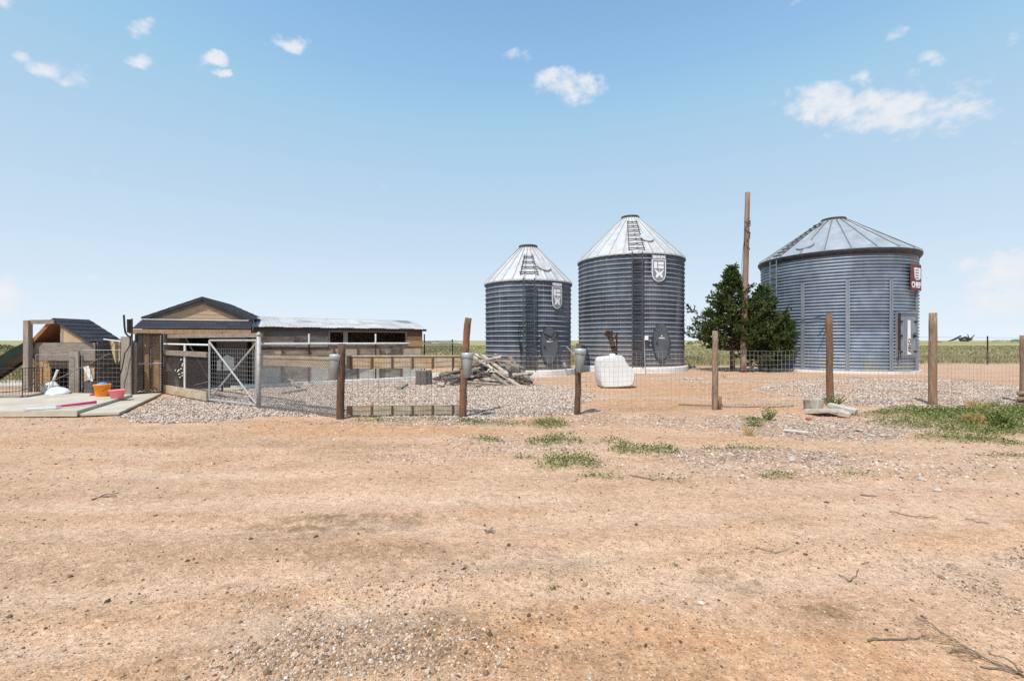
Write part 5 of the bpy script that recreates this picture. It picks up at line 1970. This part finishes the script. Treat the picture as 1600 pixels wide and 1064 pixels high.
timber(Q(774, 563, 16.0), Q(800, 566, 15.9), .09, .07, M['timber'], 'short grey log right of the top of the log pile', True)
for i in range(125):
    cx_ = random.uniform(-2.45, .42)
    top_ = np.interp(cx_, [-2.5, -1.9, -1.2, -.4, .1, .5], [.25, .5, .85, 1.0, .75, .25])
    zc = random.uniform(.06, max(.12, top_ - .06))
    L_ = random.uniform(.35, 1.35) * (.75 if cx_ > -.1 else 1) * (1.15 - .5 * zc)
    yaw = random.gauss(0, .55)
    pit = random.gauss(0, .22) - (.28 if cx_ > -.5 else -.1)
    d = Vector((cos(yaw) * cos(pit), sin(yaw) * cos(pit), sin(pit))) * L_ / 2
    cc = Vector((cx_ + .1, 16.2 + random.uniform(-.75, .75) * (1.15 - zc * .7), zc))
    d.z = max(-zc + .02, min(d.z, zc))
    a_, b_ = cc - d, cc + d
    for q in (a_, b_):
        q.z = min(max(q.z, .03), 1.05)
        q.x = min(q.x, .72)
    r_ = random.random()
    k_ = 'timber_dark' if (zc < top_ * .62 and r_ < .8) or r_ < .3 else ('timber' if r_ < .86 else 'timber_pale')  # low pieces mostly dark: the pile's inner shade put into their colour
    w_ = random.uniform(.035, .11)
    lbl = {'timber_pale': 'pale stick among the grey ones in the log pile', 'timber': 'grey weathered stick in the log pile', 'timber_dark': 'dark weathered stick in the log pile'}[k_]
    timber(a_, b_, w_, w_ * random.uniform(.4, .9), M[k_], lbl, random.random() < .55)
c = P(662, 15.75)
o = empty('tree_stump', c, 'upright grey barked stump standing on the gravel by the log pile', 'stump')
m = MB()
m.lathe(c, [(.285, -.05), (.285, .05), (.275, .25), (.272, .44), (.262, .468)], 36)
for v in m.v:
    a = math.atan2(v.y - c.y, v.x - c.x)
    k_ = 1 + .05 * sin(a * 9) * (1 if v.z < .46 else .6) + .035 * sin(a * 23 + 1)
    v.x, v.y = c.x + (v.x - c.x) * k_, c.y + (v.y - c.y) * k_
m.build('bark', M['bark'], o)
m = MB(); m.lathe(c + Vector((0, 0, .4)), [(.24, .0), (.245, .074), (.05, .082)], 30); m.build('cut_face', M['timber'], o)
for px, py, rr, lb in ((683, 588, .24, 'rough grey rock heap right of the stump'), (690, 598, .13, 'pale rock at the left foot of the log pile'), (700, 595, .10, 'white rock at the left foot of the log pile')):
    p = G(px, py + 6)
    m = MB(); m.add([p + Vector((v[0] * rr, v[1] * rr * .8, v[2] * rr * .75 + rr * .5)) * 1.0 + Vector([random.uniform(-.2, .2) * rr for _ in range(3)]) for v in ICO_V], [tuple(f) for f in ICO_F])
    o = m.build('rock', M['rubble'] if rr < .2 else M['conc_grey'], None, False, p); tag(o, lb, 'rock')
# flat loose board on the gravel
o = empty('loose_board', G(628, 607), 'short dark-edged board lying on the gravel left of the stump', 'board')
m = MB(); m.prism([G(617, 608), G(626, 608.5), G(638, 601), G(630, 600)], (0, .1, 1), .05); m.build('plank', M['timber'], o)
o = empty('loose_branch', G(455, 610), 'crooked grey branch lying on the gravel behind the chain link', 'branch')
m = MB(); m.tube([G(436, 602) + Vector((0, 0, .3)), G(455, 604) + Vector((0, 0, .2)), G(468, 607) + Vector((0, 0, .04))], .035, 7); m.tube([G(440, 614, .03), G(460, 611, .05), G(478, 608.5, .03)], .03, 7); m.build('stem', M['timber'], o)

# white tank
YT = 14.45
prof = [(938, 561), (941, 558.5), (950, 557.5), (960, 556.8), (961.5, 555), (964, 555.2), (966, 557), (973, 556), (976.5, 559), (979, 565.5), (985, 573), (991.5, 580), (993.5, 586), (992, 597), (990, 602), (984, 604.5), (962, 606), (944, 606.2), (939.5, 604), (937, 592), (935.5, 577), (936.5, 566)]
pr3 = [Vector((P(a, YT).x, 0, Zat(b, YT))) for a, b in prof]
ctr = sum(pr3, Vector()) / len(pr3)
tank = empty('water_tank', P(965, YT + .4), 'white plastic tank slumped on one side in front of the tall bin', 'tank')
m = MB()
vs, fs = [], []
slices = [(0, .925), (.012, .955), (.035, .98), (.08, 1.0), (.45, 1.012), (.80, 1.0), (.86, .98), (.90, .94)]
n = len(pr3)
for d, s in slices:
    for p in pr3:
        q = ctr + (p - ctr) * s
        vs.append(Vector((q.x, YT + d, max(q.z, -.01))))
for i in range(len(slices) - 1):
    for j in range(n):
        k_ = (j + 1) % n
        fs.append((i * n + j, i * n + k_, (i + 1) * n + k_, (i + 1) * n + j))
fs.append(tuple(range(n - 1, -1, -1)) if False else tuple(range(n)))
fs.append(tuple((len(slices) - 1) * n + j for j in range(n - 1, -1, -1)))
m.add(vs, fs)
sh_ = m.build('shell', M['tank'], tank, True)
for q in (-1, -2): sh_.data.polygons[len(sh_.data.polygons) + q].use_smooth = False
m = MB()
c = Vector((P(962, YT).x, YT + .45, Zat(556, YT)))
m.lathe(c, [(.09, -.03), (.09, .045), (.07, .05), (.06, .06)], 18); m.build('cap', M['white_plastic'], tank, True)
# auger pipe leaning behind it
au = empty('auger_pipe', P(963, 16.2), 'rusty auger tube leaning up behind the white tank', 'auger')
m = MB(); m.tube([Q(970, 590, 16.2), Q(962, 556, 16.2), Q(953.5, 527, 16.25)], .085, 12); m.build('tube', M['rust_dark'], au, True)
m = MB()
hd = Q(952, 524, 16.25)
m.box(hd + Vector((-.02, 0, .02)), (.26, .2, .14), .1, 0, .25)
m.box(hd + Vector((-.07, -.05, .10)), (.10, .12, .12), .5)
m.box(hd + Vector((.08, -.02, .09)), (.08, .10, .10), .2)
m.tube([hd + Vector((.1, -.05, -.08)), hd + Vector((.22, -.05, -.1)), hd + Vector((.20, -.05, -.02))], .03, 6)
m.build('gear_head', M['rust_dark'], au)
m = MB(); m.lathe(Q(957.5, 540, 16.2), [(.098, -.015), (.098, .015)], 14); m.build('clamp', M['rust'], au)
m = MB(); m.tube([Q(963.5, 560, 16.3), Q(963.8, 521, 16.3)], .028, 7); m.build('rod', M['rust_dark'], au)

# ------------------------------------------------------------------ concrete blocks and rubble by the post
def block(c, s, rz, rx, ry, lb, mt, cat='concrete block', jit=.012):
    m = MB(); m.box(c, s, rz, rx, ry, jit)
    bm_o = m.build('concrete_block', mt, None, False, c)
    bv = bm_o.modifiers.new('bevel', 'BEVEL'); bv.width = .012; bv.segments = 2
    tag(bm_o, lb, cat, 'broken concrete round the fence post')


block(G(1288, 640) + Vector((-.0, .22, .09)), (.17, .16, .22), .3, .1, .05, 'upright pale block left of the orange-brown post', M['conc_grey'])
block(G(1277, 641) + Vector((-.02, .3, .08)), (.12, .12, .22), -.2, .1, -.1, 'dark narrow block beside the upright pale one', M['ply_grey'])
block(G(1288, 647) + Vector((0, .0, .07)), (.56, .42, .06), .15, -.12, .03, 'flat broken slab in front of the orange-brown post', M['conc_grey'])
block(G(1322, 646) + Vector((0, .12, .09)), (.50, .22, .09), -.85, .1, .18, 'tilted slab right of the orange-brown post', M['conc_grey'])
block(G(1318, 650) + Vector((0, .0, .05)), (.20, .14, .09), -.4, .3, .2, 'small broken lump under the tilted slab', M['rubble'])


def rock(p, r, mt, lb, grp=None, fl=.6):
    m = MB()
    a = random.uniform(0, 6.28)
    sx_, sy_ = random.uniform(.8, 1.5), random.uniform(.6, .9)
    vs = []
    r = r * random.uniform(.55, 1.1)
    for v in ICO_V:
        q = Vector((v[0] * sx_, v[1] * sy_, v[2] * fl)) * r * random.uniform(.62, 1.3)
        q = Matrix.Rotation(a, 3, 'Z') @ q
        vs.append(p + q + Vector((0, 0, r * fl * .45)))
    m.add(vs, [tuple(f) for f in ICO_F])
    o = m.build('rock', mt, None, False, p)
    return tag(o, lb, 'rock', grp)


rub = [(1232, 648, .07), (1240, 645, .06), (1248, 650, .05), (1258, 657, .07), (1266, 660, .06), (1275, 664, .05), (1290, 664, .07), (1283, 668, .06), (1300, 663, .05), (1312, 668, .08), (1325, 663, .05), (1334, 668, .06), (1343, 670, .07),
       (1352, 674, .07), (1361, 677, .08), (1376, 677, .07), (1390, 677, .06), (1368, 668, .04), (1372, 657, .04), (1358, 684, .06), (1350, 690, .05), (1310, 657, .05), (1322, 656, .04), (1296, 655, .05), (1278, 652, .05), (1330, 680, .05)]
for px, py, r_ in rub:
    p = G(px, py + 1)
    p.z = hz(p.x, p.y)
    rock(p, r_, M['rubble'], 'pale stone in the spill of rubble below the concrete blocks', 'rubble stones below the concrete blocks', .45)
p = G(1263, 654); p.z = hz(p.x, p.y)
rock(p, .075, M['red_brick'], 'red brick piece in the rubble below the concrete blocks', None, .6)
o = empty('lath', G(1245, 673), 'thin white lath lying on the dirt left of the rubble', 'lath')
m = MB(); m.beam(G(1225, 671, .02), G(1263, 675, .03), .05, .014); m.build('strip', M['white_paint'], o)
for px, py, r_, lb in ((1071, 590, .16, 'pale rock on the dirt right of the tall bin'), (1093, 591, .13, 'white rock nearest the juniper right of the tall bin'), (1080, 596, .12, 'low grey rock in front of the tall bin foundation'),
                       (1094, 618, .09, 'flat white stone on the orange dirt by the pale post'), (1237, 716, .075, 'white stone on the grey gravel below the rubble'), (1463, 762, .05, 'grey round stone on the dirt below the green weeds'),
                       (865, 803, .026, 'half dark stone on the open dirt'), (1167, 742, .03, 'small pale stone below the green patches'), (1134, 649, .06, 'pale stone on the gravel by the pale brown post'),
                       (1077, 664, .04, 'small white stone beside the gravel edge'), (980, 719, .03, 'white pebble under the middle weed patch'), (725, 965, .018, 'white pebble on the dirt in the lower middle'),
                       (1035, 770, .022, 'pale pebble right of the half dark stone'), (787, 854, .012, 'tiny white pebble on the dirt'), (670, 1040, .016, 'grey pebble at the bottom edge'), (922, 1050, .014, 'white round pebble near the bottom edge'),
                       (780, 1032, .02, 'flat pink pebble near the bottom edge'), (1440, 745, .05, 'flat white stone on the dirt below the green weeds'), (1390, 757, .03, 'small grey stone left of the round grey stone')):
    p = G(px, py + 1); p.z = hz(p.x, p.y)
    rock(p, r_, M['rubble'] if 'grey' not in lb and 'dark' not in lb else M['conc_grey'], lb)


# ------------------------------------------------------------------ sticks on the dirt
def stick(label, chains, r=.004, mt=None, cat='branch'):
    p0 = G(*chains[0][0]); o = empty('dry_branch', (p0.x, p0.y, 0), label, cat)
    m = MB()
    for ch in chains:
        pts = []
        for k_, q in enumerate(ch):
            p = G(q[0], q[1]); p.z = hz(p.x, p.y) + (q[2] if len(q) > 2 else .012)
            pts.append(p)
        # finer bends
        fine_ = []
        for a, b in zip(pts[:-1], pts[1:]):
            for i in range(4): fine_.append(a.lerp(b, i / 4) + Vector([random.gauss(0, .0035) for _ in range(3)]))
        fine_.append(pts[-1])
        nn_ = len(fine_)
        m.tube(fine_, [r * (1.15 - .6 * i / nn_) for i in range(nn_)], 6, True, .1)
    m.build('stem', mt or M['twig'], o, True)
    return o


br = stick('long forked dry branch lying at the lower right of the dirt', [[(1640, 1068), (1600, 1048), (1535, 1022), (1490, 995), (1455, 975), (1431, 962)], [(1600, 1050, .02), (1570, 1033, .05), (1545, 1022, .03)],
            [(1353, 998), (1400, 997), (1440, 993), (1452, 993)], [(1535, 1034), (1570, 1040), (1610, 1052)], [(1440, 960), (1450, 966)], [(1535, 1022, .015), (1500, 1012, .02), (1480, 1016, .02)]], .0038)
n = 70
u = rng.uniform(0, 1, n)
pc = [G(1455 + 50 * a + 12 * b, 992 + 12 * a + 8 * b) for a, b in zip(u, rng.normal(0, 1.8, n))]
mst = MB()
for p in pc:
    a = random.gauss(.25, .5)
    d = Vector((cos(a), -sin(a) * .6, random.uniform(-.02, .08))) * random.uniform(.04, .12)
    zz = hz(p.x, p.y) + random.uniform(.004, .02)
    mst.wire(Vector((p.x, p.y, zz)) - d * .5, Vector((p.x, p.y, zz)) + d * .5, .0009)
tag(mst.build('dry_leaves', M['dry_leaf'], br), kind='stuff')
stick('thin forked twig on the dirt at the right', [[(1310, 896), (1330, 908), (1342, 886)], [(1345, 878), (1358, 876)]], .003, cat='twig')
stick('short dark twig on the dirt right of the middle', [[(1180, 856), (1212, 868), (1234, 860)]], .0028, cat='twig')
stick('long thin twig lying on the dirt below the rubble', [[(1390, 794), (1430, 802), (1465, 803)]], .004, cat='twig')
stick('thin twig at the right edge of the dirt', [[(1508, 806), (1545, 813)]], .004, cat='twig')
stick('small dark stick below the grey gravel', [[(1344, 770), (1370, 773)]], .006, cat='twig')
stick('grey twig on the dirt at the left', [[(143, 781), (165, 773), (186, 770)], [(160, 776), (182, 775)]], .006, cat='twig')
stick('thin grey stick beside the lower weed patches', [[(985, 740), (1005, 746), (1024, 751)]], .006, cat='twig')
stick('short dark twig at the middle right of the dirt', [[(1480, 874), (1497, 881)]], .0035, cat='twig')
stick('crumbled twig on the open dirt', [[(758, 822), (772, 828)], [(760, 828), (770, 818)], [(766, 826), (774, 823)]], .0045, cat='twig')
stick('long thin stem lying along the foot of the fence', [[(1060, 632), (1150, 634), (1215, 635), (1240, 633)]], .012, cat='twig')

# ------------------------------------------------------------------ far things
def tpost(px, Y, top, lb):
    b = P(px, Y); o = empty('metal_post', b, lb, 'post')
    m = MB(); m.beam(b, P(px, Y, top), .05, .05, (0, 1, 0)); m.beam(b + Vector((0, -.03, 0)), P(px, Y, top - .1) + Vector((0, -.03, 0)), .02, .03, (0, 1, 0)); m.build('shaft', M['rust_dark'], o)


tpost(1543, 28.3, 1.78, 'dark metal fence post at the edge of the right hand prairie')
o = empty('field_wires', P(1543, 28.3), 'thin strand wires running past the metal post at the prairie edge', 'fence wire')
for zz in (.5, .95, 1.35, 1.68):
    m = MB()
    pts = [P(1543, 28.3, zz) + Vector((dx, dx * .06, .03 * sin(dx))) for dx in (-8, -4, 0, 5, 12)]
    m.tube(pts, .006, 4); m.build('strand', M['wire_dark'], o)
dt = P(1505, 118)
o = empty('fallen_tree', (dt.x, dt.y, 0), 'dark fallen dead tree far out on the prairie skyline', 'fallen tree')
q = lambda px, py: Q(px, py, 118)
m = MB(); m.tube([q(1482, 533), q(1492, 530), q(1501, 525)], [.1, .28, .22], 8); m.tube([q(1498, 530), q(1508, 527.5), q(1516, 530)], [.2, .36, .3], 8); m.tube([q(1514, 530), q(1513, 526), q(1512, 522)], [.22, .12, .07], 6)
m.tube([q(1516, 530), q(1520, 526), q(1523, 523)], [.2, .12, .07], 6); m.tube([q(1500, 532), q(1512, 532), q(1520, 530)], [.25, .3, .12], 7); m.build('trunk', M['dead'], o)


def scrub(px, Y, w, h, lb, grp='dark scrub bushes far out on the prairie'):
    c = P(px, Y); o = empty('scrub_bush', c, lb, 'bush', grp)
    n = 500
    d = rng.normal(0, 1, (n, 3)); d /= np.linalg.norm(d, axis=1)[:, None]; d[:, 2] = np.abs(d[:, 2])
    p = d * (rng.uniform(.4, 1, n) ** .5)[:, None] * np.array([w / 2, w / 3, h])
    V, Fc = leaves(n, p[:, 0], p[:, 1], p[:, 2], rng.uniform(.1, .22, n) * h)
    link_mesh('foliage', np_mesh('foliage', V, Fc), M['far_tree'], o)


scrub(4, 60, 3.4, 1.0, 'dark bush above the green slide at the photo edge', None)
scrub(1467, 300, 4.5, 1.1, 'low dark bush on the skyline left of the fallen tree')
scrub(1572, 420, 26, 2.6, 'long dark bush on the skyline right of the metal post')
scrub(1590, 420, 12, 3.0, 'dark bush on the skyline by the last fence post')
scrub(1090, 200, 4, 1.5, 'dark bush on the skyline behind the juniper')
scrub(700, 260, 20, 1.8, 'long dark bush on the skyline behind the dog run')
scrub(670, 300, 18, 1.6, 'dark bush on the skyline at the coop end')
scrub(1078, 150, 2.4, 1.2, 'small dark bush on the skyline right of the tall bin')
# low sage bushes near the dog run
for i, (px, Y, w_, h_, lb) in enumerate(((690, 30, 1.6, .5, 'olive sage bush behind the dog run rail'), (735, 34, 1.8, .5, 'olive sage bush right of the leaning post'), (1085, 31, 1.7, .5, 'olive sage bush between the tall bin and the juniper'))):
    c = P(px, Y); o = empty('sage_bush', c, lb, 'bush', 'olive sage bushes at the prairie edge')
    n = 900
    d = rng.normal(0, 1, (n, 3)); d /= np.linalg.norm(d, axis=1)[:, None]; d[:, 2] = np.abs(d[:, 2])
    p = d * (rng.uniform(.3, 1, n) ** .5)[:, None] * np.array([w_ / 2, w_ / 2, h_])
    V, Fc = leaves(n, p[:, 0], p[:, 1], p[:, 2], rng.uniform(.06, .16, n))
    link_mesh('foliage', np_mesh('foliage', V, Fc), M['prairie_green'], o)

# ------------------------------------------------------------------ camera, sun, sky
cam = bpy.data.cameras.new('camera')
cam.sensor_width = 36
cam.lens = F / 1600 * 36
cam.clip_start, cam.clip_end = .05, 20000
co = bpy.data.objects.new('camera', cam)
co.location = (0, 0, H)
co.rotation_euler = (R(90), 0, 0)
COL.objects.link(co)
scene.camera = co

EL, AZ = R(57), R(30)                       # sun behind the camera, to the left
travel = Vector((sin(AZ) * cos(EL), cos(AZ) * cos(EL), -sin(EL)))
sl_ = bpy.data.lights.new('sun', 'SUN')
sl_.energy = 3.2
sl_.angle = R(.53)
sl_.color = (1.0, .955, .89)
so = bpy.data.objects.new('sun', sl_)
so.rotation_euler = travel.to_track_quat('-Z', 'Y').to_euler()
so.location = (-10, -20, 30)
COL.objects.link(so)

SKY_GAIN, HAZE_COL, CLOUD_COL = 1.2, (3.75, 4.12, 4.40, 1), (3.85, 3.87, 4.0, 1)
SKY_TINT = (.63, .92, .94, 1)
wld = bpy.data.worlds.new('World')
scene.world = wld
wld.use_nodes = True
N, L = wld.node_tree.nodes, wld.node_tree.links
bg = N['Background']
sky = N.new('ShaderNodeTexSky')
sky.sky_type = 'NISHITA'
sky.sun_disc = False
sky.sun_elevation = EL
sky.sun_rotation = pi + AZ
sky.altitude = 300
sky.air_density = 1.0
sky.dust_density = .6
sky.ozone_density = 1.0


def nm(op, a, b=None, c=None):
    n = N.new('ShaderNodeMath'); n.operation = op
    for i, v in enumerate((a, b, c)):
        if v is None: continue
        if isinstance(v, (int, float)): n.inputs[i].default_value = v
        else: L.new(v, n.inputs[i])
    return n.outputs[0]


tc = N.new('ShaderNodeTexCoord')
sp = N.new('ShaderNodeSeparateXYZ')
L.new(tc.outputs['Generated'], sp.inputs[0])
dx, dy, dz = sp.outputs
fwd = nm('GREATER_THAN', dy, .05)
u_ = nm('DIVIDE', dx, nm('MAXIMUM', dy, .05))
v_ = nm('DIVIDE', dz, nm('MAXIMUM', dy, .05))
def wnoise(s, d, st=(1, 1, 1)):
    mp = N.new('ShaderNodeMapping'); mp.inputs['Scale'].default_value = st
    L.new(tc.outputs['Generated'], mp.inputs[0])
    n = N.new('ShaderNodeTexNoise'); n.inputs['Scale'].default_value = s; n.inputs['Detail'].default_value = d; n.inputs['Roughness'].default_value = .58
    L.new(mp.outputs[0], n.inputs[0]); return n.outputs[0]
cn = nm('SUBTRACT', wnoise(15, 8, (1, 1, 1.5)), .5)
cn2 = nm('SUBTRACT', wnoise(48, 6, (1, 1, 1.4)), .5)
u_ = nm('ADD', u_, nm('MULTIPLY', nm('SUBTRACT', wnoise(22, 4, (1, 1, 1)), .5), .085))
v_ = nm('ADD', v_, nm('MULTIPLY', nm('SUBTRACT', wnoise(19, 4, (1.3, .8, 1)), .5), .05))
clouds = [(455, 68, 27, 13, .75), (335, 93, 22, 13, .75), (347, 118, 9, 7, .5), (218, 42, 14, 13, .4), (222, 92, 20, 9, .4), (30, 90, 22, 11, .5), (75, 108, 30, 14, .55), (118, 116, 28, 17, .65), (5, 5, 14, 12, .5),
          (803, 85, 26, 11, .6), (885, 134, 52, 26, .8), (908, 152, 14, 16, .25), (1300, 162, 85, 30, .75), (1400, 172, 120, 36, .85), (1505, 160, 60, 36, .6), (1350, 122, 15, 14, .5), (1425, 126, 14, 12, .4), (1535, 128, 30, 18, .35),
          (1408, 215, 22, 10, .3), (1450, 92, 24, 10, .45), (1404, 54, 18, 10, .4), (1582, 62, 20, 11, .4), (1246, 4, 12, 6, .5), (1570, 425, 75, 40, .75), (1590, 465, 110, 30, .55), (1480, 440, 40, 14, .2), (144, 277, 14, 12, .3), (598, 290, 10, 8, .35),
          (138, 440, 14, 8, .45), (6, 463, 30, 26, .65), (1297, 216, 8, 5, .3), (1590, 222, 16, 10, .3)]
tot = None
for (px, py, sx_, sy_, w_) in clouds:
    a = nm('DIVIDE', nm('SUBTRACT', u_, (px - CX) / F), sx_ / F)
    b = nm('DIVIDE', nm('SUBTRACT', v_, (CY - py) / F), sy_ / F)
    d2 = nm('ADD', nm('MULTIPLY', a, a), nm('MULTIPLY', b, b))
    f = nm('MULTIPLY', nm('SUBTRACT', 1.0, nm('MULTIPLY', d2, .62)), w_)
    tot = f if tot is None else nm('MAXIMUM', tot, f)
dens = nm('ADD', tot, nm('ADD', nm('MULTIPLY', cn, 2.1), nm('MULTIPLY', cn2, 1.3)))
mr = N.new('ShaderNodeMapRange'); mr.interpolation_type = 'SMOOTHSTEP'
mr.inputs[1].default_value = .06; mr.inputs[2].default_value = 1.0
L.new(dens, mr.inputs[0])
# no cloud where there is no lump at all
gate_ = N.new('ShaderNodeMapRange'); gate_.inputs[1].default_value = -.35; gate_.inputs[2].default_value = .15
L.new(tot, gate_.inputs[0])
cm = nm('MULTIPLY', nm('MULTIPLY', nm('MULTIPLY', mr.outputs[0], gate_.outputs[0]), fwd), .88)
hsv = N.new('ShaderNodeHueSaturation')
hsv.inputs['Saturation'].default_value = .90
hsv.inputs['Value'].default_value = SKY_GAIN
L.new(sky.outputs[0], hsv.inputs['Color'])
# summer haze thickening towards the horizon
el = nm('MAXIMUM', dz, 0.0)
hzf = nm('MULTIPLY', nm('POWER', nm('SUBTRACT', 1.0, nm('MINIMUM', nm('MULTIPLY', el, 1.05), 1.0)), 2.6), .93)
mh = N.new('ShaderNodeMixRGB')
tint = N.new('ShaderNodeMixRGB')
tint.blend_type = 'MULTIPLY'
tint.inputs[0].default_value = 1
L.new(hsv.outputs[0], tint.inputs[1])
tint.inputs[2].default_value = SKY_TINT
cap = N.new('ShaderNodeMixRGB')
cap.blend_type = 'DARKEN'
cap.inputs[0].default_value = 1
L.new(tint.outputs[0], cap.inputs[1])
cap.inputs[2].default_value = (1.25, 2.32, 3.4, 1)
L.new(hzf, mh.inputs[0]); L.new(cap.outputs[0], mh.inputs[1])
mh.inputs[2].default_value = HAZE_COL
mx = N.new('ShaderNodeMixRGB')
L.new(cm, mx.inputs[0]); L.new(mh.outputs[0], mx.inputs[1])
mx.inputs[2].default_value = CLOUD_COL
L.new(mx.outputs[0], bg.inputs['Color'])
bg.inputs['Strength'].default_value = .15

scene.view_settings.view_transform = 'Standard'
scene.view_settings.look = 'None'
scene.view_settings.exposure = 0.6
scene.view_settings.gamma = 1.0
scene.view_settings.use_curve_mapping = False
scene.cycles.max_bounces = 6
scene.cycles.use_denoising = False
